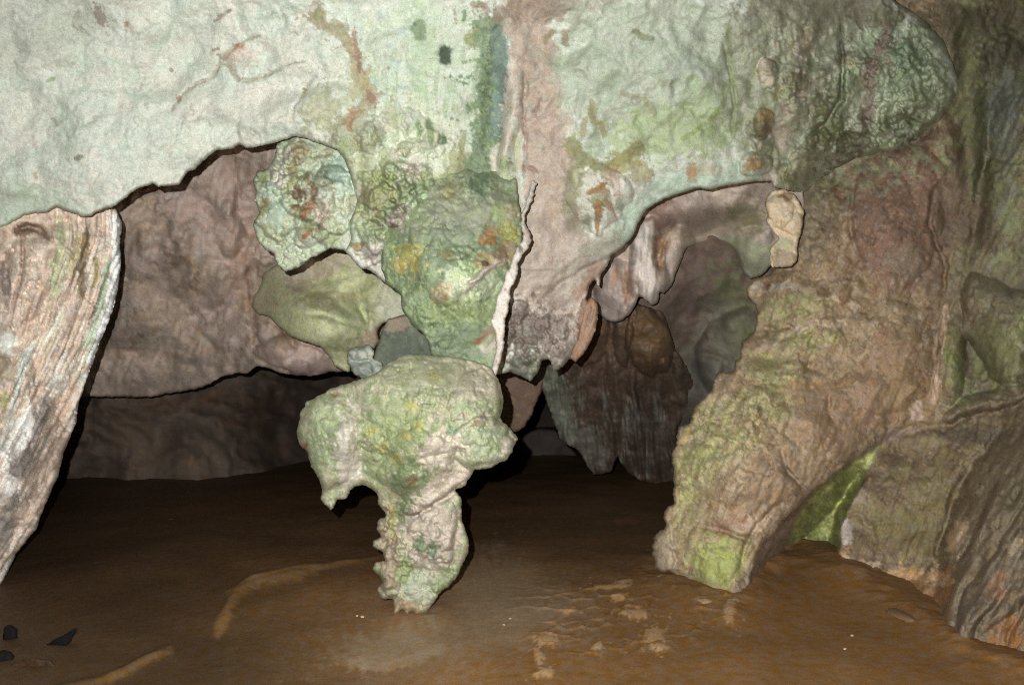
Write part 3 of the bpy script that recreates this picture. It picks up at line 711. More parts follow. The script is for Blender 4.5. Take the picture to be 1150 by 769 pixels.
m.turn([(836, 670), (850, 618), (885, 580), (930, 535), (985, 498)], 30, .7, 1 - LOW)
m.D += .10 * m.area(1130, 640, 90, 170, 20) * np.abs(fbm(m.Us + .5 * (m.Vs - 600), m.Vs * .3, 40, 3, 3, .5)) * 2
m.lobe(1110, 620, 60, 150, .22, 25, .25, p=.8); m.lobe(1000, 575, 44, 84, .10, 15, .3, p=1); m.groove([(1130, 480), (1092, 520), (1072, 560), (1056, 610), (1050, 690)], 6, .10); m.groove([(1003, 492), (1030, 482), (1060, 478), (1100, 462)], 5, .06)
m.noise(110, .16, 3); m.noise(36, .04, 4); m.noise(13, .014, 4); m.noise(5, .008, 3); m.pits(10, .022, .1, None, 0, .5); m.pits(5, .014, .1, None, 4, .5); m.pits(30, .06, .05, None, 8, .7)
m.noise(26, .05, 4, 1, sx=.5, sy=2.4, ang=25); m.lobe(1088, 130, 26, 110, .10, 0, .2, p=1); m.lobe(1125, 370, 40, 70, .14, -25, .3, p=1); m.lobe(1072, 400, 16, 60, .08, 5, .2, p=1); m.lobe(1110, 452, 56, 14, .10, -18, .3, p=1); m.lobe(1120, 230, 30, 60, .10, 0, .3, p=1)
m.lobe(895, 338, 56, 30, .10, -12, .4, p=.9); m.lobe(900, 385, 60, 26, .10, -8, .4, p=.9); m.lobe(870, 425, 56, 30, .09, 10, .4, p=1); m.lobe(845, 460, 50, 34, .08, 15, .4, p=1); m.lobe(810, 520, 54, 54, .10, 30, .3, p=1.2)
m.lobe(1000, 240, 60, 90, .18, 10, .2, p=.8); m.lobe(920, 250, 40, 60, .12, 10, .2, p=.8); m.lobe(1005, 400, 44, 70, .14, 0, .2, p=.8); m.lobe(865, 545, 60, 48, .10, -35, .35, p=1.4); m.lobe(800, 630, 40, 46, .10, 10, .3, p=1.4); m.terr(64, .07, 2.5); m.lobe(745, 618, 14, 26, .1, 0, .2)
m.lobe(940, 470, 60, 50, .12, -30, .2, p=.8)
m.knobs(70, 810, 450, 60, 60, 4, 12, .05, ((166, 150, 120), (146, 124, 98)), .4, seed=3); m.knobs(80, 900, 330, 60, 90, 4, 14, .05, ((160, 136, 108), (132, 108, 84)), .4, seed=5); m.knobs(40, 775, 560, 26, 80, 4, 10, .04, None, seed=6)
# the torn skirt of rock that runs down to the floor
m.groove([(1000, 492), (960, 520), (915, 555), (885, 585), (860, 610), (836, 640)], 5, .05)
m.groove([(830, 640), (838, 612), (850, 590), (880, 560)], 3, .05); m.groove([(800, 592), (825, 600), (845, 606)], 4, .06); m.groove([(875, 500), (885, 530), (905, 550)], 3, .05)
m.groove([(932, 440), (930, 465), (940, 480)], 3, .05); m.groove([(1050, 210), (1045, 250), (1062, 300), (1058, 340)], 3, .06); m.groove([(960, 200), (955, 240), (962, 290)], 3, .05)
m.base((158, 133, 100), (138, 115, 84), 60, 6); m.mottle((170, 151, 122), 24, .15, .3, .5); m.mottle((124, 100, 76), 16, .18, .3, .5, seed=4); m.mottle((108, 88, 66), 8, .3, .2, .4, seed=8)
wa = np.clip(sstep(1050, 1082, m.Uw + 14 * fbm(m.U, m.V, 40, 3, 8)), 0, 1)
m.mix(slice(None), wa * .9, (120, 112, 84)); m.mottle((132, 138, 92), 26, .0, .5, .7, seed=33, mask=wa); m.mottle((96, 86, 66), 18, .2, .35, .5, seed=34, mask=wa); m.mottle((140, 140, 122), 16, .25, .3, .5, seed=35, mask=wa)
m.groove([(1110, 70), (1105, 160), (1100, 240), (1080, 320)], 8, .1); m.lobe(1088, 130, 22, 110, .14, 0, .2, p=1); m.lobe(1125, 370, 40, 70, .2, -25, .25, p=.7); m.lobe(1070, 400, 16, 60, .12, 5, .2, p=.7)
m.groove([(1060, 480), (1090, 465), (1130, 445), (1160, 430)], 5, .03); m.lobe(1110, 450, 50, 12, .1, -18, .3)
m.patch(1130, 90, 30, 60, (64, 64, 60), .5); m.patch(1128, 130, 22, 44, (106, 112, 104), .6, 0, .9, 10); m.patch(1090, 130, 16, 90, (96, 100, 62), .6); m.patch(1060, 30, 60, 30, (74, 68, 46), .6)
m.patch(1120, 330, 50, 30, (112, 100, 82), .6, -30); m.patch(1070, 400, 12, 34, (128, 138, 76), .8); m.patch(1110, 400, 40, 36, (112, 114, 72), .7); m.patch(1086, 390, 6, 46, (92, 82, 70), .8, -6)
m.patch(1100, 250, 24, 30, (92, 76, 60), .7); m.patch(1120, 205, 30, 30, (100, 100, 66), .6); m.streak([(1140, 150), (1128, 190), (1140, 215), (1120, 240)], 4, (124, 124, 112), .6); m.patch(1100, 455, 50, 10, (118, 112, 86), .6, -18)
m.patch(1140, 444, 6, 6, (150, 138, 124), .7); m.patch(1150, 10, 60, 60, (66, 58, 44), .6)
m.streak([(1073, 150), (1078, 200), (1075, 240)], 10, (84, 66, 54), .6)
m.patch(1010, 240, 62, 84, (128, 98, 82), .85, 8, .4, 26); m.mottle((142, 104, 84), 18, .1, .3, .6, sx=2.5, ang=-35, seed=12, mask=m.area(1010, 230, 70, 80)); m.mottle((104, 84, 72), 14, .15, .25, .5, sx=2.5, ang=-35, seed=14, mask=m.area(1000, 220, 80, 90))
m.patch(915, 230, 40, 60, (126, 112, 90), .7, 10, .4); m.patch(1000, 150, 70, 26, (104, 84, 66), .8, -10); m.patch(945, 215, 12, 10, (118, 82, 56), .8)
moss = (146, 146, 88)
for u, v, rx, ry, an in ((890, 345, 46, 14, -12), (905, 380, 40, 16, 0), (870, 415, 34, 18, 15), (860, 455, 34, 18, 10), (800, 470, 30, 20, -20), (785, 520, 26, 30, 20), (770, 560, 14, 40, 5), (805, 628, 34, 34, 10), (860, 430, 14, 20, 0), (815, 500, 40, 16, -20)):
    m.mottle(moss, 9, -.02, .3, .85, seed=int(u), mask=m.area(u, v, rx * 1.25, ry * 1.25, an, .7), octv=6); m.mottle((172, 172, 108), 6, .16, .3, .6, seed=int(v), mask=m.area(u, v, rx * 1.2, ry * 1.2, an, .7))
m.mottle((138, 146, 74), 7, .15, .25, .5, seed=20, mask=np.clip(m.area(805, 628, 38, 40) + m.area(780, 540, 26, 60), 0, 1)); m.mottle((112, 92, 66), 6, .25, .25, .55, seed=21); m.mottle((178, 158, 134), 7, .28, .25, .5, seed=22, mask=1 - wa)
m.mottle((186, 176, 146), 6, .25, .2, .6, seed=24, mask=m.area(820, 480, 60, 80)); m.patch(806, 632, 28, 26, (140, 150, 66), .7, 0, .7, 9)
m.streak([(890, 322), (930, 330), (960, 345)], 4, (178, 160, 134), .7); m.streak([(850, 395), (875, 380), (905, 365), (945, 362)], 4, (182, 160, 136), .7); m.streak([(845, 320), (870, 324), (885, 318)], 5, (172, 160, 144), .7)
m.streak([(890, 435), (920, 432), (950, 430)], 5, (160, 124, 76), .7); m.patch(925, 328, 8, 7, (124, 90, 54), .8); m.patch(947, 335, 5, 10, (130, 96, 58), .8); m.streak([(952, 280), (955, 310), (948, 340)], 4, (124, 98, 68), .7); m.patch(862, 322, 6, 5, (110, 76, 48), .8)
m.patch(1000, 430, 50, 50, (150, 116, 92), .6, -20); m.patch(940, 470, 44, 40, (146, 116, 90), .7); m.patch(870, 545, 46, 34, (138, 112, 86), .7, -35); m.patch(820, 590, 26, 10, (140, 104, 82), .7, -5); m.patch(850, 590, 30, 8, (178, 154, 128), .5, -10)
m.streak([(1004, 494), (964, 526), (920, 560), (890, 592), (856, 640), (836, 668)], 17, (124, 104, 88), .8, .6, 14); m.patch(1020, 440, 30, 40, (144, 118, 74), .6, -20, .7, 12)
m.streak([(745, 650), (780, 664), (820, 680)], 5, (178, 132, 82), .7); m.streak([(735, 635), (750, 645)], 4, (176, 130, 90), .7); m.patch(748, 620, 12, 24, (156, 142, 118), .7)
m.patch(1040, 300, 24, 30, (136, 104, 84), .6); m.patch(1058, 250, 8, 40, (96, 74, 66), .7); m.patch(1020, 295, 22, 20, (146, 132, 110), .5); m.veins((104, 82, 62), 36, .03, .5, dig=.02)
m.patch(1070, 300, 30, 120, (118, 98, 78), .5, 4, .6, 24)
m.streak([(1061, 345), (1060, 380), (1052, 420), (1050, 450)], 3, (186, 156, 132), .8); m.lobe(1056, 400, 5, 50, .06, 5, .2); m.patch(1030, 462, 8, 14, (178, 152, 134), .8, 10)
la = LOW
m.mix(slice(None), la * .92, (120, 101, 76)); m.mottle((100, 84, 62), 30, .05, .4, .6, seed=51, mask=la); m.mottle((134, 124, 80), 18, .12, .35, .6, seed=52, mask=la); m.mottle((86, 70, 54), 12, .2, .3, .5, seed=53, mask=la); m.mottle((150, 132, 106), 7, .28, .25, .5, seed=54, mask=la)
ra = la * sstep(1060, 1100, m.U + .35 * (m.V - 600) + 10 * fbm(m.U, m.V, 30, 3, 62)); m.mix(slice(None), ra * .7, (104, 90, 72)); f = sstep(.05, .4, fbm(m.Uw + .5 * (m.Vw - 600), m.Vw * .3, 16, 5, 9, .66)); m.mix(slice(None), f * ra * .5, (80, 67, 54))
m.patch(960, 555, 14, 12, (150, 130, 108), .7); m.patch(1045, 552, 22, 8, (160, 146, 116), .6, -30, .9); m.patch(1000, 590, 34, 20, (118, 110, 66), .5); m.patch(1040, 570, 26, 60, (112, 100, 60), .6, 20)
m.streak([(955, 645), (985, 650), (1010, 645), (1060, 650)], 9, (184, 144, 96), .75, .9, 12); m.patch(1000, 668, 30, 16, (176, 128, 72), .7); m.patch(975, 655, 30, 16, (140, 92, 48), .8, 20); m.patch(1040, 670, 26, 14, (136, 92, 50), .8)
m.patch(1090, 490, 40, 10, (96, 84, 72), .7); m.streak([(952, 640), (965, 634), (985, 632)], 3, (176, 152, 124), .8); m.streak([(1000, 490), (1015, 484), (1030, 484)], 3, (150, 130, 116), .6); m.veins((78, 62, 46), 24, .04, .5, dig=.02)
m.patch(1075, 602, 10, 22, (166, 138, 106), .8, 25, .7, 8); m.patch(1140, 615, 10, 12, (150, 134, 104), .7); m.patch(1120, 660, 10, 16, (140, 100, 72), .7); m.streak([(1065, 640), (1066, 670), (1064, 690)], 5, (128, 84, 44), .7)
m.patch(1130, 720, 18, 34, (134, 90, 42), .75, 25, .7, 10); m.streak([(1070, 708), (1100, 735), (1150, 752)], 6, (120, 100, 80), .6); m.patch(1080, 690, 16, 20, (110, 98, 82), .6); m.patch(1145, 560, 20, 30, (96, 88, 60), .5)
NI = m.inside([(990, 500), (960, 518), (928, 542), (904, 566), (892, 590), (884, 640), (948, 640), (942, 610), (950, 572), (966, 540)], 5)
m.D += .05 * NI * fbm(m.U, m.V, 20, 4, 92)
m.mix(slice(None), NI * .92, (146, 150, 82)); m.mottle((172, 182, 96), 9, .05, .3, .7, seed=61, mask=NI); m.mottle((112, 104, 66), 12, .18, .3, .6, seed=62, mask=NI); m.patch(950, 598, 8, 15, (180, 170, 160), .85)
m.streak([(888, 622), (915, 620), (945, 624)], 7, (190, 150, 100), .8)
m.mottle((150, 158, 120), 14, .08, .3, .7, seed=63, mask=m.area(990, 190, 100, 30, -15)); m.mottle((118, 116, 76), 10, .1, .3, .6, seed=64, mask=m.area(950, 200, 70, 30, -15))
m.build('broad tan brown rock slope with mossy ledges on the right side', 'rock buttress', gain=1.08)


# ------------------------------------------------------------------ the big front arch
AR = [(-260, 330), (-260, -260), (960, -260), (985, -60), (1005, 0), (1040, 25), (1060, 45), (1073, 80), (1080, 112), (1074, 140), (1056, 160), (1036, 166), (1024, 178), (1008, 190), (985, 184), (960, 192), (940, 190), (930, 200), (912, 212), (900, 216),
      (880, 213), (868, 210), (866, 203), (846, 204), (820, 208), (800, 212), (780, 212), (763, 218), (743, 225), (727, 235), (717, 250), (711, 265), (698, 280), (688, 286), (683, 298), (675, 308), (673, 322), (667, 313), (662, 322), (658, 336), (668, 345), (667, 372), (656, 395), (645, 405),
      (640, 402), (630, 413), (622, 419), (618, 404), (609, 404), (604, 420), (596, 428), (584, 421), (572, 418), (560, 421), (520, 410), (505, 385), (480, 350), (450, 330), (438, 322), (424, 311), (414, 303), (404, 301), (396, 292), (388, 282), (394, 268), (392, 250), (402, 226), (394, 200), (386, 178),
      (379, 169), (369, 165), (358, 161), (346, 156), (330, 153), (320, 157), (309, 160), (295, 164), (279, 166), (268, 162), (263, 167), (242, 170), (228, 181), (218, 191), (211, 193), (203, 204), (200, 208), (179, 210), (172, 206), (154, 212), (140, 223), (126, 233), (109, 238), (100, 243), (90, 243),
      (75, 237), (63, 232), (53, 238), (28, 241), (10, 252), (-20, 262)]
m = Mass('rock_arch', AR, [(0, 240, 4.6), (0, 0, 4.25), (-250, 0, 3.8), (200, 120, 4.65), (200, 200, 4.6), (320, 150, 4.7), (320, 0, 4.35), (480, 100, 4.5), (450, 250, 4.65), (590, 20, 4.5), (590, 150, 4.75), (610, 250, 4.85), (600, 410, 5.3), (670, 320, 5.25), (720, 240, 5.1), (640, 370, 5.25),
                           (800, 200, 5.05), (800, 20, 4.65), (900, 100, 5.15), (950, 150, 5.5), (1050, 100, 5.62), (1010, 20, 5.45), (960, -200, 4.7), (300, -200, 3.9), (500, 350, 5.0)],
         step=1.3, R=26, eh=.26, thick=.8, warp=4, amp=1.7, seed=60, d0=4.65)
m.noise(150, .14, 4); m.noise(60, .07, 5); m.noise(22, .026, 5); m.noise(8, .010, 4)
rough = np.clip(m.area(440, 190, 110, 100) + m.area(900, 110, 90, 130) + m.area(690, 220, 60, 60) * .8 + m.area(1010, 90, 70, 90), 0, 1)
m.terr(30, .045, 3, rough); m.terr(90, .03, 2, 1 - .5 * rough, 6, 2, 1, -15, .10); m.noise(30, .02, 4); m.pebbly(18, .03, rough, 4); m.pits(11, .024, .05, rough, 0, .6); m.pits(6, .012, .08, rough, 4, .6); m.pits(40, .07, .0, np.clip(rough + m.area(740, 120, 160, 140) * .7, 0, 1), 8, .8); m.pits(7, .005, .2, None, 12, .4)
m.D += m.area(760, 80, 240, 160) * (.10 * fbm(m.Us, m.Vs, 60, 3, 72) + .02 * fbm(m.Us + m.Vs, (m.Vs - m.Us) * .4, 40, 3, 73, .5, 1))
m.sink([(1010, -10), (1050, 25), (1080, 70), (1088, 120)], 9, .2); m.sink([(1090, 140), (1050, 172), (1010, 196), (960, 200), (925, 214)], 27, .8); m.D += .20 * m.area(1010, 160, 110, 46) * fbm(m.U, m.V, 20, 4, 71, .6)
# the pale, nearly smooth brow on the left
m.swell(240, 110, 120, 40, .08, -18); m.swell(330, 125, 80, 30, .10, -15); m.swell(100, 180, 140, 60, .06, -10)
m.base((222, 224, 210), (204, 216, 198), 90, 5); m.mottle((224, 218, 204), 60, .05, .4, .6, seed=1); m.mottle((188, 208, 190), 40, .12, .5, .45, seed=2); m.mottle((186, 184, 168), 9, .32, .25, .35, seed=3); m.mottle((206, 186, 170), 30, .3, .3, .4, seed=7)
m.mottle((170, 176, 158), 5, .38, .2, .3, seed=31)
m.veins((160, 140, 118), 70, .02, .45, 1, mask=m.area(220, 100, 230, 120), dig=.015); m.veins((176, 160, 140), 34, .03, .3, 2)
m.patch(20, 20, 120, 50, (190, 192, 176), .6, 0, .5, 30); m.patch(30, 230, 60, 24, (184, 204, 176), .5); m.patch(320, 110, 90, 30, (220, 216, 202), .6, -14, .5, 20)
m.crack([(193, 125), (206, 105), (225, 92), (240, 85), (250, 68), (262, 56), (275, 48), (292, 40)], 1.3, (160, 138, 112), .65, .03); m.crack([(245, 62), (255, 74), (268, 90), (281, 92), (300, 84), (340, 68)], 1.1, (150, 130, 104), .7, .03); m.crack([(240, 24), (247, 18), (259, 10)], 1.3, (130, 96, 84), .7, .03)
m.crack([(316, 10), (322, 30), (334, 40)], 1.6, (160, 146, 128), .5); m.crack([(350, 90), (330, 120), (325, 140)], 1, (170, 150, 130), .5); m.crack([(268, 162), (266, 140), (275, 120)], 1, (170, 150, 130), .5); m.crack([(100, 40), (84, 30), (88, 10)], 1.4, (160, 146, 130), .5)
m.patch(262, 64, 8, 12, (190, 158, 132), .6, 30, .9, 6); m.patch(271, 54, 7, 5, (180, 124, 90), .8, -20, .8, 5); m.patch(278, 60, 12, 8, (226, 210, 196), .6); m.patch(201, 112, 3, 5, (150, 110, 88), .7)
for u, v, rx, ry, c in ((88, 178, 7, 4, (124, 120, 96)), (57, 90, 6, 3, (140, 170, 116)), (112, 18, 7, 14, (140, 122, 108)), (141, 28, 3, 3, (176, 140, 112)), (193, 78, 3, 3, (150, 146, 116)), (342, 101, 3, 2, (96, 70, 60)), (62, 136, 2, 7, (170, 160, 140)), (40, 198, 3, 3, (176, 150, 120)), (242, 56, 4, 3, (150, 130, 110)), (300, 18, 10, 4, (170, 180, 160))):
    m.patch(u, v, rx, ry, c, .75, -20, .7, 4)
# middle: drip-painted face between the arch and the ridge
m.patch(470, 110, 110, 130, (196, 210, 182), .6, 0, .4, 30); m.patch(470, 160, 60, 60, (208, 208, 182), .6, 0, .6, 20); m.mottle((160, 182, 138), 18, .12, .3, .6, sx=.5, sy=2.4, seed=11, mask=m.area(470, 110, 90, 120)); m.mottle((186, 206, 196), 24, .1, .3, .6, seed=12, mask=m.area(430, 80, 90, 90))
m.streak([(356, 16), (364, 30), (380, 34), (394, 52), (400, 72), (408, 90), (416, 110), (406, 126), (396, 145)], 8, (172, 160, 124), .85, 1.3, 14, .4); m.streak([(398, 36), (402, 60), (408, 88), (420, 114)], 3, (158, 116, 96), .7, 1.2, 8, .5); m.patch(402, 98, 14, 14, (186, 180, 134), .7, 0, .9, 8); m.patch(378, 32, 16, 10, (164, 160, 122), .75); m.patch(358, 18, 6, 8, (156, 160, 116), .7); m.patch(397, 130, 6, 14, (152, 110, 84), .6, 10); m.patch(404, 95, 8, 8, (186, 176, 132), .7)
m.patch(362, 122, 26, 20, (178, 178, 138), .75, -20, .8, 12); m.patch(390, 150, 24, 22, (164, 160, 112), .75, 0, .8, 10); m.patch(395, 140, 10, 12, (160, 122, 92), .6)
for u, v, rx, ry, c in ((472, 34, 10, 13, (70, 86, 68)), (499, 62, 9, 12, (74, 90, 72)), (420, 154, 13, 13, (80, 104, 72)), (498, 157, 6, 7, (98, 120, 90)), (483, 148, 5, 20, (118, 140, 96)), (470, 142, 3, 12, (130, 150, 100)), (490, 213, 14, 6, (110, 126, 98)), (528, 45, 9, 9, (160, 168, 108))):
    m.patch(u, v, rx, ry, c, .97, -10, .28, 9, .3)
m.patch(474, 62, 14, 60, (172, 196, 150), .5, 0, .6, 14); m.patch(515, 190, 12, 26, (156, 152, 98), .7, 0, .8, 8); m.streak([(521, 150), (517, 190), (508, 212)], 4, (150, 146, 92), .7)
m.streak([(552, 30), (554, 90), (549, 150), (536, 205)], 19, (122, 144, 108), .92, 1.0, 16, .4, 20); m.streak([(560, 36), (562, 100), (556, 150)], 11, (112, 134, 122), .75, 1.0, 10, .5); m.mottle((92, 116, 88), 7, .1, .25, .7, seed=14, mask=m.area(550, 120, 24, 110)); m.mottle((150, 172, 104), 6, .12, .25, .8, seed=15, mask=m.area(543, 110, 16, 100)); m.mottle((176, 190, 160), 6, .3, .2, .7, seed=16, mask=m.area(550, 110, 26, 110)); m.streak([(564, 60), (562, 110), (560, 140)], 8, (118, 140, 134), .6)
m.swell(556, 120, 18, 110, -.08, 2); m.lobe(572, 150, 12, 90, .07, 6, .4, p=1.3)
m.streak([(576, 74), (574, 100), (570, 130), (568, 160), (556, 180)], 7, (212, 198, 182), .85, .7, 8); m.streak([(556, 172), (558, 200), (570, 222)], 6, (206, 204, 180), .8); m.streak([(566, 185), (574, 210), (580, 232)], 6, (166, 178, 122), .7); m.streak([(580, 155), (580, 190)], 4, (176, 180, 130), .6)
m.streak([(586, -120), (590, 0), (598, 60), (610, 130), (618, 200), (620, 260)], 22, (188, 167, 149), .92, .5, 16, .45, 36); m.mottle((174, 148, 130), 16, .12, .3, .55, sx=.6, sy=2, seed=17, mask=m.area(608, 150, 40, 130)); m.mottle((204, 178, 160), 10, .2, .3, .5, seed=18, mask=m.area(608, 170, 40, 130))
m.patch(600, 10, 60, 16, (156, 132, 112), .7, -4, .8, 14); m.patch(660, 6, 50, 10, (160, 146, 130), .5); m.patch(617, 90, 6, 60, (184, 154, 132), .5, -6)
m.crack([(588, 80), (588, 120), (590, 165), (588, 200)], 1.2, (130, 110, 98), .6, .03); m.crack([(598, 125), (606, 122), (608, 110)], 1, (150, 116, 96), .5); m.crack([(588, 186), (598, 190), (606, 196)], 1.4, (140, 106, 92), .6, .03)
# right of the ridge: light green face, drips and brown runs
m.patch(740, 80, 130, 90, (174, 184, 160), .75, 0, .4, 30); m.mottle((164, 184, 156), 26, .1, .35, .5, seed=19, mask=m.area(740, 90, 130, 110)); m.patch(755, 150, 80, 30, (172, 188, 132), .7, 0, .6, 20); m.patch(790, 125, 26, 40, (160, 182, 128), .6, 0, .7, 14)
for p, c in (([(666, 116), (664, 130), (668, 140)], (156, 146, 98)), ([(658, 135), (655, 150)], (164, 150, 108)), ([(674, 140), (678, 152)], (156, 146, 100)), ([(612, 48), (615, 40), (622, 36)], (150, 136, 96)), ([(634, 36), (636, 50)], (150, 130, 96)), ([(712, 36), (722, 42), (732, 42)], (128, 134, 92)), ([(742, 94), (754, 92)], (160, 160, 130)), ([(700, 105), (724, 112), (735, 124)], (160, 156, 126))):
    m.streak(p, 4, c, .75, .9, 6)
m.streak([(642, 160), (650, 175), (664, 185), (686, 188), (706, 174), (716, 165)], 9, (148, 148, 92), .85, .9, 8, .7); m.patch(672, 165, 14, 14, (178, 194, 168), .7); m.patch(700, 185, 24, 12, (158, 152, 92), .75, -10, .9, 8); m.patch(720, 196, 14, 14, (156, 146, 84), .7); m.patch(686, 195, 10, 8, (194, 166, 134), .7)
m.lobe(676, 222, 34, 36, .10, 10, .2, p=.7); m.patch(660, 215, 16, 20, (206, 200, 180), .7); m.streak([(640, 205), (640, 240), (650, 270)], 9, (140, 140, 104), .75, .8, 9); m.patch(648, 195, 10, 22, (150, 156, 110), .6)
m.streak([(677, 207), (668, 214), (662, 216)], 4, (150, 106, 52), .9); m.streak([(676, 212), (680, 228)], 6, (160, 120, 64), .8); m.patch(671, 226, 8, 9, (152, 164, 120), .9); m.streak([(672, 230), (672, 250), (672, 264)], 5.5, (156, 116, 56), .92, .6, 6, .4, 2); m.streak([(690, 200), (696, 222), (690, 250)], 5, (196, 172, 158), .7)
m.patch(697, 231, 5, 8, (160, 178, 150), .7); m.patch(658, 250, 6, 9, (140, 154, 130), .8); m.crack([(684, 210), (690, 235), (698, 250)], 1, (160, 130, 116), .5, .03)
m.streak([(680, 282), (700, 262), (716, 240), (740, 215), (790, 198), (850, 190)], 15, (176, 198, 176), .75, .5, 14)
# overhang below the ridge
m.patch(630, 320, 66, 70, (198, 180, 164), .9, 35, .35, 26); m.patch(600, 290, 26, 40, (202, 184, 168), .7, 15); m.patch(670, 285, 40, 16, (176, 170, 152), .7, -40, .4); m.mottle((160, 136, 124), 16, .1, .3, .5, sx=2.5, ang=-40, seed=21, mask=m.area(630, 320, 70, 90))
m.noise(0.001 + 18, .0, 1)
oh = m.area(610, 380, 60, 60); m.D += .05 * oh * fbm(m.Uw, m.Vw, 16, 5, 7, .6, -1); m.knobs(40, 595, 380, 36, 40, 4, 13, .08, ((150, 132, 120), (112, 104, 92), (176, 158, 144)), .6, seed=9)
m.patch(590, 372, 24, 26, (120, 104, 96), .7, 0, .9, 9); m.patch(590, 412, 24, 14, (138, 142, 122), .8); m.patch(632, 385, 22, 30, (166, 148, 138), .7, 15, .5); m.lobe(632, 385, 18, 34, .12, 18, .2, p=.7); m.lobe(592, 410, 22, 20, .12, 0, .2, p=.7)
m.patch(660, 355, 10, 34, (150, 112, 84), .85, 14, .4); m.lobe(660, 355, 11, 38, .08, 14, .15); m.mottle((132, 110, 100), 9, .12, .3, .5, seed=23, mask=oh); m.streak([(672, 300), (660, 318), (650, 330)], 7, (176, 136, 112), .7); m.patch(673, 316, 3, 6, (214, 196, 178), .8)
m.crack([(690, 286), (660, 300), (630, 318), (600, 345)], 1.2, (150, 130, 118), .4, .02)
# right shoulder of the arch
m.patch(900, 90, 90, 130, (164, 166, 136), .75, 0, .4, 30); m.patch(900, 10, 70, 24, (138, 128, 102), .6, 0, .8, 16); m.mottle((128, 140, 98), 18, .1, .3, .6, seed=25, mask=m.area(900, 100, 100, 130)); m.mottle((176, 178, 146), 14, .15, .3, .6, seed=26, mask=m.area(860, 110, 90, 110)); m.mottle((128, 110, 88), 12, .26, .25, .5, seed=27, mask=m.area(910, 100, 90, 140))
m.streak([(815, 30), (822, 70), (826, 110), (822, 150)], 4, (146, 160, 110), .7); m.crack([(812, 50), (820, 80), (825, 120), (820, 148)], 1.2, (130, 136, 94), .6, .03); m.streak([(768, 156), (790, 140), (812, 120), (815, 95)], 3, (140, 152, 84), .6)
m.streak([(898, 60), (896, 100), (884, 140), (868, 175)], 12, (176, 156, 138), .75, .8, 10); m.patch(860, 80, 10, 16, (206, 188, 164), .8, 0, .5, 6); m.lobe(862, 82, 13, 18, .08); m.patch(858, 136, 11, 16, (160, 132, 76), .9, 10, .4, 6); m.lobe(858, 136, 13, 18, .07); m.patch(846, 184, 14, 10, (176, 134, 78), .85, -20, .5, 6); m.lobe(848, 184, 18, 14, .07)
m.patch(873, 104, 8, 10, (150, 128, 84), .8); m.patch(778, 194, 7, 9, (190, 150, 98), .85, 0, .6, 5); m.patch(800, 190, 16, 8, (190, 176, 150), .6); m.patch(870, 195, 16, 12, (196, 178, 158), .6); m.patch(888, 198, 12, 14, (132, 134, 74), .7)
m.patch(898, 186, 13, 22, (202, 200, 166), .85, 15, .5, 8); m.lobe(896, 190, 14, 26, .1, 12, .2); m.patch(930, 145, 18, 22, (110, 116, 62), .8, 30, .6, 10); m.patch(962, 160, 30, 16, (104, 100, 66), .7)
m.groove([(945, 30), (946, 70), (945, 112), (930, 135), (915, 150)], 3, .12); m.streak([(945, 30), (946, 70), (945, 112)], 2, (80, 84, 52), .7); m.knobs(80, 1010, 85, 60, 70, 6, 20, .08, ((170, 188, 150), (154, 174, 136), (188, 198, 160), (116, 116, 80), (140, 126, 104)), .8, seed=11); m.knobs(60, 895, 110, 50, 90, 5, 15, .07, ((166, 170, 134), (136, 146, 106), (160, 146, 122), (120, 116, 80)), .7, seed=12)
m.streak([(996, 30), (985, 60), (977, 100), (974, 140)], 7, (140, 116, 106), .75, .8, 9); m.patch(980, 10, 34, 26, (120, 108, 80), .7); m.patch(1020, 65, 18, 16, (134, 158, 122), .8); m.patch(1040, 105, 16, 10, (158, 170, 128), .8, -30); m.patch(990, 165, 10, 8, (170, 186, 140), .85); m.patch(1022, 145, 4, 2.5, (220, 224, 220), .9)
m.patch(1000, 176, 70, 14, (122, 100, 80), .8, -14, .7, 10); m.patch(1066, 130, 12, 40, (112, 100, 72), .6); m.patch(1000, 164, 12, 9, (186, 200, 156), .8, -30); m.patch(980, 172, 12, 8, (176, 190, 146), .7, -20); m.patch(1040, 140, 16, 8, (168, 178, 140), .7, -30)
m.patch(1010, 134, 30, 10, (100, 106, 66), .6, -15); m.patch(1045, 70, 30, 60, (160, 172, 140), .5, 0, .9, 12); m.patch(1030, 110, 30, 20, (168, 178, 142), .5, -20, .9, 10)
# cluster of drip lumps left of the pillar
m.knobs(70, 440, 230, 50, 56, 6, 20, .10, ((178, 196, 160), (160, 170, 112), (196, 190, 170), (140, 152, 96), (186, 204, 184), (170, 136, 108)), .75, seed=15); m.knobs(50, 430, 170, 60, 40, 5, 16, .05, ((190, 204, 176), (176, 180, 136), (206, 196, 180), (150, 166, 116)), .6, seed=16)
m.patch(408, 252, 14, 16, (160, 156, 76), .7); m.patch(424, 250, 8, 10, (134, 92, 60), .85); m.patch(446, 245, 14, 14, (186, 162, 160), .85, 0, .6, 6); m.lobe(446, 245, 15, 14, .1); m.patch(442, 255, 6, 5, (110, 72, 66), .8); m.patch(430, 205, 12, 14, (146, 164, 76), .8, 20, .6, 6); m.patch(400, 230, 26, 10, (158, 166, 96), .6); m.patch(400, 262, 22, 18, (182, 202, 168), .6)
m.patch(405, 278, 12, 6, (156, 124, 66), .8); m.patch(420, 282, 14, 8, (208, 206, 196), .7); m.patch(470, 215, 20, 14, (176, 200, 164), .6); m.streak([(420, 262), (436, 234), (460, 214), (500, 204), (550, 202)], 9, (136, 150, 108), .75, 1.2, 9, .6); m.patch(500, 205, 10, 12, (158, 154, 100), .7); m.patch(425, 215, 22, 26, (150, 160, 108), .6, 20, 1, 9); m.patch(405, 190, 26, 18, (166, 170, 120), .6, 0, 1, 9)
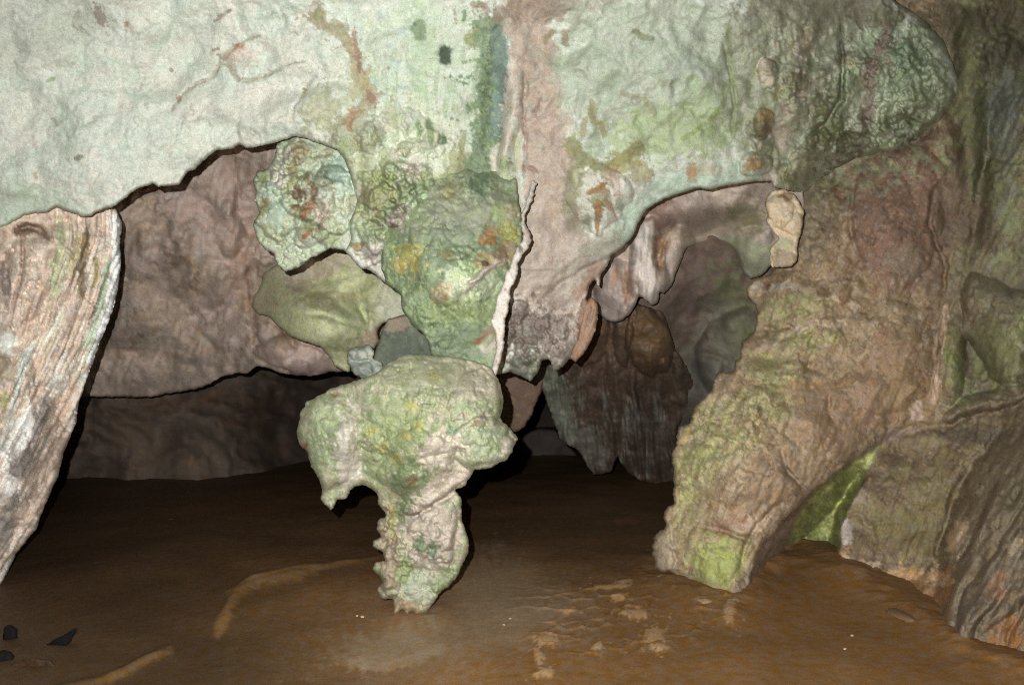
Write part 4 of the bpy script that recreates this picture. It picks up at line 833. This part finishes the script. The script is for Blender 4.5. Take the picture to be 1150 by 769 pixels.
arch = m.build('pale green rock arch streaked with algae spanning the whole view', 'rock arch')

q = Mass('rock_flap', [(664, 332), (671, 340), (673, 352), (669, 372), (658, 395), (647, 407), (640, 402), (646, 384), (651, 362), (655, 342)], [(660, 350, 5.2), (650, 395, 5.2)], step=1.2, R=20, eh=.2, thick=.2, warp=2.5, amp=1.6, seed=61, d0=5.1)
q.noise(14, .04, 4); q.D += .05 * np.abs(fbm(q.Uw + .3 * q.Vw, q.Vw * .15, 7, 3, 4)); q.base((168, 132, 102), (140, 106, 82), 12, sx=.6, sy=2); q.mottle((112, 84, 66), 7, .2, .3, .5)
q.build('brown flap of rock', parent=arch)

# lump cluster hanging at the left spring of the pillar
m = Mass('dripstone_cluster', [(312, 160), (320, 150), (350, 146), (400, 150), (420, 230), (410, 296), (398, 290), (386, 280), (372, 279), (351, 289), (338, 299), (328, 303), (321, 305), (311, 296), (306, 284), (298, 282), (288, 268), (284, 252), (291, 238), (286, 226), (288, 214), (284, 204), (289, 192), (298, 190), (308, 178)],
         [(300, 240, 4.95), (350, 220, 4.85), (390, 230, 4.8), (330, 290, 4.95), (350, 165, 5.0)], step=1.4, R=14, eh=.18, thick=.4, warp=3.5, amp=2.4, seed=70, d0=4.8)
m.terr(24, .07, 3); m.terr(11, .025, 3, seed=3); m.noise(9, .02, 4); m.pits(10, .06, .05); m.pits(5, .02, .08, None, 4)
m.lobe(342, 218, 32, 30, .10, 0, .25, p=.6); m.groove([(330, 212), (336, 222), (344, 218)], 4, .08); m.lobe(312, 245, 24, 26, .09, 0, .3, p=.6); m.lobe(372, 205, 22, 20, .09, -10, .2); m.lobe(350, 255, 20, 26, .08, 30, .25)
m.base((196, 208, 186), (176, 188, 156), 24); m.mottle((172, 172, 124), 18, .12, .3, .6, seed=2); m.mottle((208, 192, 174), 18, .2, .3, .5, seed=4)
m.knobs(34, 345, 225, 60, 65, 6, 20, .10, ((190, 204, 180), (168, 170, 116), (206, 194, 178), (152, 162, 108), (182, 206, 188)), .6, seed=2)
C0 = ((196, 206, 182), (172, 186, 146)); 

m.patch(334, 216, 10, 9, (124, 98, 66), .9, 0, .6, 5); m.streak([(345, 200), (354, 212), (350, 226), (338, 235), (330, 232)], 3.5, (140, 112, 70), .8, .8, 6); m.streak([(320, 215), (328, 202), (342, 200)], 4, (148, 156, 100), .7); m.streak([(352, 228), (345, 236), (340, 242)], 4, (158, 106, 70), .8)
m.patch(376, 194, 12, 14, (104, 122, 94), .85, 20, .6, 6); m.patch(336, 170, 9, 12, (170, 150, 112), .75, -20); m.patch(328, 190, 8, 14, (166, 160, 112), .7); m.patch(295, 200, 8, 8, (150, 164, 96), .8); m.patch(298, 232, 6, 12, (152, 140, 84), .7, 20); m.patch(356, 250, 14, 10, (130, 140, 84), .8, -30); m.patch(345, 264, 10, 3, (158, 104, 72), .85, -50); m.patch(362, 240, 10, 14, (206, 190, 174), .7, 10)
m.patch(310, 240, 14, 14, (184, 210, 186), .6); m.patch(300, 262, 12, 14, (180, 186, 140), .6); m.patch(335, 285, 24, 12, (192, 200, 172), .7); m.patch(385, 195, 14, 26, (188, 212, 194), .7, -20); m.crack([(368, 240), (358, 256), (352, 268)], 1, (120, 90, 74), .7, .03)
m.build('knobbly greenish dripstone cluster hanging beside the mossy boulder', 'dripstone')

m = Mass('hanging_stone', [(868, 214), (880, 212), (892, 218), (897, 228), (903, 236), (902, 250), (899, 260), (896, 272), (896, 292), (888, 300), (866, 300), (864, 290), (866, 278), (874, 268), (866, 258), (860, 248), (862, 238), (858, 230), (862, 220)],
         [(880, 220, 5.25), (880, 280, 5.6)], step=1.2, R=10, eh=.12, thick=.2, warp=2.5, amp=1.8, seed=74, d0=5.35)
m.noise(14, .05, 5); m.noise(6, .018, 4); m.lobe(876, 236, 16, 20, .06, 0, .2); m.lobe(890, 252, 12, 16, .05, 0, .2); m.base((204, 184, 150), (182, 158, 124), 14); m.mottle((164, 134, 100), 7, .2, .3, .5); m.patch(878, 274, 14, 10, (156, 152, 116), .8); m.patch(884, 220, 8, 5, (124, 92, 60), .8); m.patch(880, 292, 16, 10, (140, 122, 98), .8)
m.build('cream coloured stone hanging from the right end of the arch', 'hanging rock', gain=1.1)

# ------------------------------------------------------------------ pillar and the hanging rock in the middle
pil = Mass('flowstone_pillar', [(428, 300), (428, 282), (430, 262), (436, 246), (424, 236), (440, 196), (476, 168), (520, 160), (560, 166), (580, 200), (584, 236), (588, 252), (586, 270), (580, 300), (572, 330), (566, 350), (563, 378), (563, 400), (556, 430), (520, 440), (485, 420),
                             (483, 394), (481, 383), (472, 373), (462, 364), (456, 354), (451, 347), (449, 329), (433, 318)],
           [(440, 290, 4.5), (500, 260, 4.35), (500, 320, 4.3), (570, 260, 4.5), (540, 400, 4.5), (500, 400, 4.5), (505, 238, 4.45), (460, 250, 4.46), (555, 235, 4.5), (490, 213, 4.56), (545, 211, 4.6), (490, 165, 4.95), (540, 165, 4.98), (428, 240, 4.75), (440, 200, 4.95)], step=1.4, R=22, eh=.2, thick=.45, warp=3.5, amp=1.8, seed=80, d0=4.4)
m = pil
m.D += .06 * fbm(m.U, m.V, 14, 3, 91) * (1 - sstep(225, 250, m.V))
m.noise(50, .07, 4); m.noise(18, .03, 4); m.noise(6, .010, 4); m.pits(9, .03); m.pits(5, .014, .1, None, 4)
m.lobe(500, 330, 58, 60, .08, 10, .3, p=1); m.lobe(505, 305, 40, 36, .06, 20, .3, p=.6); m.lobe(548, 300, 22, 36, .06, 20, .3, p=.6); m.knobs(60, 500, 320, 60, 70, 5, 15, .035, ((150, 170, 112), (120, 146, 96), (176, 190, 150)), .5, seed=3)
m.base((148, 166, 122), (124, 146, 102), 30); m.mottle((168, 186, 126), 12, .1, .3, .65); m.mottle((112, 136, 98), 9, .2, .3, .6, seed=4); m.mottle((190, 200, 168), 7, .3, .25, .6, seed=6)
m.patch(510, 236, 74, 36, (164, 166, 138), .85, -8, .4, 18); m.patch(462, 238, 22, 16, (150, 168, 122), .6); m.streak([(436, 246), (456, 218), (490, 206), (530, 200), (570, 204)], 12, (150, 160, 120), .7, 1.2, 9, .8); m.mottle((186, 196, 164), 9, .12, .3, .7, seed=9, mask=m.area(500, 212, 80, 22)); m.patch(505, 214, 10, 14, (160, 158, 102), .7, 0, .9, 7); m.patch(540, 208, 12, 14, (110, 136, 100), .8, 0, .9, 7); m.patch(450, 236, 12, 12, (190, 202, 174), .7, 0, .9, 7); m.patch(500, 275, 50, 26, (142, 158, 128), .6, -10); m.patch(460, 290, 16, 18, (188, 182, 84), .85, 0, .9, 7); m.patch(452, 298, 14, 8, (196, 178, 108), .7, 0, .9, 6); m.patch(500, 286, 9, 7, (140, 134, 66), .7)
m.patch(518, 322, 24, 22, (202, 208, 172), .85, -15, .7, 10); m.patch(548, 320, 14, 14, (194, 208, 168), .8, 0, .7, 8); m.patch(528, 300, 22, 10, (176, 196, 140), .7, -30); m.patch(496, 328, 10, 14, (184, 164, 124), .7, 30); m.patch(500, 335, 5, 6, (140, 106, 70), .6)
m.patch(550, 266, 9, 12, (176, 116, 50), .8, 30, .9, 6); m.patch(571, 262, 13, 15, (168, 164, 82), .85, 0, .6, 8); m.patch(545, 292, 14, 12, (170, 146, 96), .7); m.patch(546, 296, 4, 5, (104, 66, 40), .9); m.patch(567, 285, 10, 18, (160, 122, 90), .75, 20); m.patch(572, 238, 12, 12, (176, 162, 124), .7); m.patch(560, 240, 8, 16, (164, 186, 112), .6, 10)
m.streak([(528, 322), (540, 308), (556, 298), (566, 292)], 4, (206, 190, 172), .8); m.lobe(545, 306, 22, 4, .05, -36, .3); m.patch(520, 350, 50, 14, (150, 164, 104), .7); m.patch(520, 385, 44, 18, (132, 148, 116), .8); m.streak([(535, 385), (548, 374), (556, 366)], 4, (166, 122, 92), .85); m.patch(550, 390, 12, 16, (176, 176, 144), .7); m.streak([(540, 390), (546, 394), (556, 386)], 3, (212, 198, 178), .7)
m.crack([(555, 240), (545, 258), (536, 276), (520, 290), (510, 292)], 1.2, (110, 110, 70), .5, .02)
po = pil.build('mossy green flowstone pillar between the two openings', 'rock pillar')

f_ = Mass('fin', [(597, 202), (603, 206), (596, 228), (590, 246), (592, 256), (597, 266), (595, 275), (588, 286), (582, 296), (580, 310), (575, 322), (572, 340), (569, 352), (567, 368), (567, 384), (563, 402), (559, 418), (555, 424), (551, 416), (556, 396), (556, 372), (550, 362), (556, 350), (560, 330), (565, 318), (568, 306), (572, 302), (576, 288),
                  (580, 278), (586, 270), (588, 262), (584, 250), (586, 238), (592, 220)], [(598, 206, 4.62), (590, 260, 4.38), (578, 300, 4.3), (560, 380, 4.28), (556, 420, 4.4)], step=.9, R=7, eh=.12, thick=.16, warp=1.5, amp=2.8, seed=84, d0=4.4)
f_.noise(9, .025, 4); f_.base((232, 224, 214), (208, 190, 174), 10); f_.mottle((160, 132, 112), 5, .25, .25, .5); f_.patch(584, 280, 3, 5, (110, 100, 88), .7); f_.patch(592, 262, 5, 6, (190, 160, 146), .6)
f_.build('thin whitish fin of rock down the edge of the pillar', parent=po)

Z = lambda pts: [(300 + x / 2.403, 380 + y / 2.403) for x, y in pts]
m = Mass('hanging_rock', Z([(435, 48), (400, 42), (370, 45), (330, 65), (290, 95), (240, 112), (190, 128), (145, 150), (105, 170), (90, 200), (80, 255), (90, 290), (112, 310), (120, 345), (140, 380), (148, 410), (145, 430), (170, 466), (182, 455), (185, 432), (215, 430), (222, 408), (255, 395), (280, 402), (298, 420), (300, 445), (318, 470), (322, 482),
                           (300, 490), (295, 515), (310, 535), (285, 543), (283, 560), (312, 575), (322, 603), (292, 603), (285, 625), (302, 640), (312, 655), (298, 675), (305, 700), (325, 705), (340, 702), (342, 748), (352, 745), (364, 732), (380, 748), (390, 733), (406, 745), (430, 735), (450, 715), (462, 690), (490, 670), (515, 640), (525, 615), (545, 575), (545, 555), (535, 515), (525, 480),
                           (525, 430), (508, 408), (530, 402), (545, 375), (560, 355), (600, 350), (650, 325), (678, 270), (660, 245), (630, 218), (637, 175), (638, 150), (625, 110), (610, 80), (560, 60), (500, 50)]),
         [(400, 430, 4.2), (480, 480, 4.0), (560, 470, 4.2), (350, 500, 4.25), (450, 560, 4.25), (470, 640, 4.38), (465, 690, 4.42), (520, 410, 4.3)], step=1.2, R=34, eh=.3, thick=.5, warp=3, amp=2.2, seed=90, d0=4.2)
m.noise(60, .07, 4); m.noise(20, .03, 5); m.noise(8, .014, 4); m.pebbly(22, .02); m.noise(4, .006, 3); m.pits(9, .022, .1, None, 0, .4); m.pits(5, .013, .1, None, 4, .4); m.pits(20, .03, .1, None, 8, .6); m.R, m.eh = 7, .07
m.lobe(373, 495, 38, 54, .15, 5, .25, p=1); m.lobe(470, 460, 80, 56, .12, 0, .12, p=.7); m.lobe(545, 500, 34, 34, .16, 0, .15, p=.6); m.lobe(535, 450, 30, 32, .12, 0, .15, p=.6); m.lobe(388, 505, 22, 44, .08, 0, .2, p=1.6); m.lobe(470, 525, 44, 44, .08, 30, .2, p=.7); m.lobe(480, 600, 36, 44, .10, 10, .2, p=.7); m.lobe(440, 630, 14, 40, .06, 0, .3)
m.knobs(70, 460, 470, 100, 70, 5, 14, .03, ((160, 176, 118), (200, 192, 166), (176, 176, 132)), .4, seed=2); m.knobs(80, 468, 625, 44, 55, 4, 11, .05, ((206, 192, 176), (176, 150, 128), (186, 184, 160)), .6, seed=3); m.knobs(30, 435, 610, 12, 60, 3, 9, .06, None, seed=4)
m.groove([(398, 446), (406, 480), (402, 515), (412, 548)], 6, .03); m.groove([(520, 545), (500, 560), (475, 575), (455, 585)], 3, .04); m.groove([(528, 525), (555, 520)], 3, .03)
m.base((204, 198, 166), (188, 182, 148), 50); m.mottle((158, 174, 118), 22, .05, .35, .75, seed=1); m.mottle((136, 160, 104), 12, .15, .3, .6, seed=2); m.mottle((214, 202, 178), 16, .18, .3, .6, seed=3); m.mottle((176, 152, 126), 7, .32, .2, .5, seed=5)
m.patch(480, 425, 60, 26, (182, 184, 144), .6, 0, .5, 16); m.patch(440, 500, 50, 56, (150, 168, 106), .75, 10, .7, 14); m.patch(460, 550, 24, 40, (124, 146, 96), .8, 10, .6, 12); m.patch(370, 490, 24, 40, (156, 176, 122), .7, 0, .8, 10); m.patch(390, 500, 15, 40, (224, 212, 196), .8, 5, .9, 10, .9); m.patch(395, 525, 12, 20, (228, 218, 204), .7, 0, .9, 8, .9)
m.patch(505, 500, 44, 20, (222, 206, 188), .8, -25, .7, 12); m.patch(500, 545, 40, 14, (218, 200, 182), .85, -38, .5, 10); m.patch(530, 480, 20, 14, (176, 184, 142), .6); m.patch(545, 500, 26, 26, (162, 180, 132), .7, 0, .7, 10); m.patch(535, 430, 30, 26, (206, 194, 168), .7); m.patch(530, 455, 20, 6, (156, 176, 124), .7); m.patch(565, 520, 16, 14, (196, 200, 172), .7); m.patch(572, 500, 10, 14, (212, 198, 180), .7)
for u, v in ((470, 478), (489, 423), (418, 484), (462, 455), (455, 490), (445, 515), (430, 500)):
    m.patch(u, v, 7, 6, (186, 180, 88), .75, 0, .7, 5)
m.patch(463, 540, 6, 7, (150, 110, 72), .6); m.patch(507, 484, 7, 6, (110, 150, 112), .7); m.patch(535, 475, 5, 5, (160, 116, 80), .6); m.patch(340, 500, 5, 4, (160, 104, 60), .8); m.patch(376, 443, 8, 4, (170, 146, 100), .7)
m.patch(485, 600, 36, 44, (206, 190, 172), .85, 10, .5, 14); m.patch(472, 610, 8, 10, (124, 150, 108), .85, 0, .5, 6); m.patch(486, 618, 6, 10, (124, 150, 112), .8); m.patch(455, 640, 14, 20, (160, 174, 116), .75); m.patch(500, 650, 16, 12, (156, 168, 124), .6, -40); m.patch(470, 660, 16, 24, (186, 196, 170), .6); m.patch(436, 610, 12, 60, (182, 158, 132), .75, 0, .6, 9); m.patch(440, 585, 5, 20, (172, 172, 92), .7); m.patch(452, 682, 20, 8, (186, 146, 112), .6)
m.crack([(520, 540), (500, 556), (480, 570), (462, 580)], 1, (120, 104, 86), .6, .02); m.veins((160, 136, 112), 16, .05, .4, dig=.012)
m.build('large pale hanging rock tapering to a crumbly tip just above the mud', 'hanging rock')

# ------------------------------------------------------------------ small loose things on the mud
def pebble_mesh(name, r, col, seed, flat=.6, mat=None):
    import bmesh
    bm = bmesh.new(); bmesh.ops.create_icosphere(bm, subdivisions=3, radius=r)
    rr = random.Random(seed); ph = [rr.uniform(0, 6) for _ in range(6)]
    for v in bm.verts:
        n = v.co.normalized()
        k = 1 + .18 * math.sin(3.1 * n.x + ph[0]) * math.cos(2.3 * n.y + ph[1]) + .10 * math.sin(7 * n.z + 5 * n.x + ph[2]) + .05 * math.sin(13 * n.y + ph[3])
        v.co = n * r * k; v.co.z *= flat
    me = bpy.data.meshes.new(name); bm.to_mesh(me); bm.free()
    for p in me.polygons: p.use_smooth = True
    ca = me.color_attributes.new('stain', 'FLOAT_COLOR', 'POINT')
    ca.data.foreach_set('color', np.tile(np.r_[lin(col), 1.0].astype(np.float32), len(me.vertices)))
    me.materials.append(mat or M_ROCK)
    return me


def floor_at(u, v, z=0.0):
    d = (EYE - z) * FPX / (v - 384.5)
    return ((u - 575.0) / FPX * d, d, z)


proto = None
rr = random.Random(5)
for k, (u, v, r) in enumerate(((573, 694, .010), (566, 701, .008), (407, 692, .014), (401, 691, .011), (957, 713, .011), (949, 728, .010))):
    if proto is None:
        proto = bpy.data.objects.new('pebble', pebble_mesh('pebble', 1.0, (205, 180, 150), 3)); o = proto
    else:
        o = proto.copy()
    o.location = floor_at(u, v, .012); r *= .65; o.scale = (r * rr.uniform(.8, 1.5), r, r); o.rotation_euler = (0, 0, rr.uniform(0, 6))
    COL.objects.link(o)
    tag(o, 'small pale pebble lying on the brown mud floor', 'pebble', 'pale pebbles scattered on the mud')

m = Mass('stone', [(28, 739), (45, 728), (62, 717), (76, 710), (87, 703), (80, 719), (71, 729), (63, 740), (52, 737)], [(30, 739, 3.86), (85, 705, 4.1), (60, 725, 3.92)], step=1.2, R=10, eh=.05, thick=.08, warp=1, amp=.8, seed=93, d0=3.9)
m.noise(14, .02, 4); m.base((14, 12, 11), (9, 8, 8), 10)  # black wedge added in place of a shadowed hollow
m.build('black sharp edged wedge standing in for a dark hollow in the mud near the left corner', 'stone')
m = Mass('stone', [(6, 752), (14, 744), (34, 738), (56, 740), (64, 748), (62, 758), (46, 764), (20, 766), (8, 762)], [(35, 740, 3.84), (35, 764, 3.58)], step=1.2, R=14, eh=.08, thick=.10, warp=1.5, amp=1, seed=94, d0=4.3, mat=M_MUD)
m.noise(14, .02, 4); m.base((84, 58, 32), (70, 48, 28), 10)
m.build('rounded mud coated stone below the black wedge', 'stone')


# loose stones at the foot of the slope and two black lumps added for shadowed holes at the left edge
for u, v, sc, col_, sd_, lab in ((888, 618, (.075, .05, .055), (168, 140, 118), 21, 'pinkish stone lying in the mossy green hollow of the slope'),
                                 (975, 652, (.11, .05, .035), (176, 146, 112), 22, 'flat pale stone at the orange foot of the slope'),
                                 (1012, 690, (.11, .05, .022), (128, 92, 58), 23, 'low brown slab half sunk in the mud below the orange foot'),
                                 (792, 676, (.05, .04, .03), (160, 124, 86), 24, 'tan stone against the mossy toe of the slope'),
                                 (742, 650, (.04, .03, .028), (150, 118, 88), 25, 'small tan stone at the leftmost foot of the slope'),
                                 (12, 712, (.03, .03, .06), (16, 13, 12), 26, 'small black upright lump in place of a shadowed hole near the left edge, farther back'),
                                 (6, 738, (.035, .03, .04), (16, 13, 12), 27, 'small black lump in place of a shadowed hole near the left edge, nearer the viewer')):
    me = pebble_mesh('stone', 1.0, col_, sd_, .8)
    o = bpy.data.objects.new('stone', me); COL.objects.link(o)
    o.location = floor_at(u, v, .015); o.scale = sc; o.rotation_euler = (0, 0, sd_ * 1.3)
    tag(o, lab, 'stone', kind='thing')
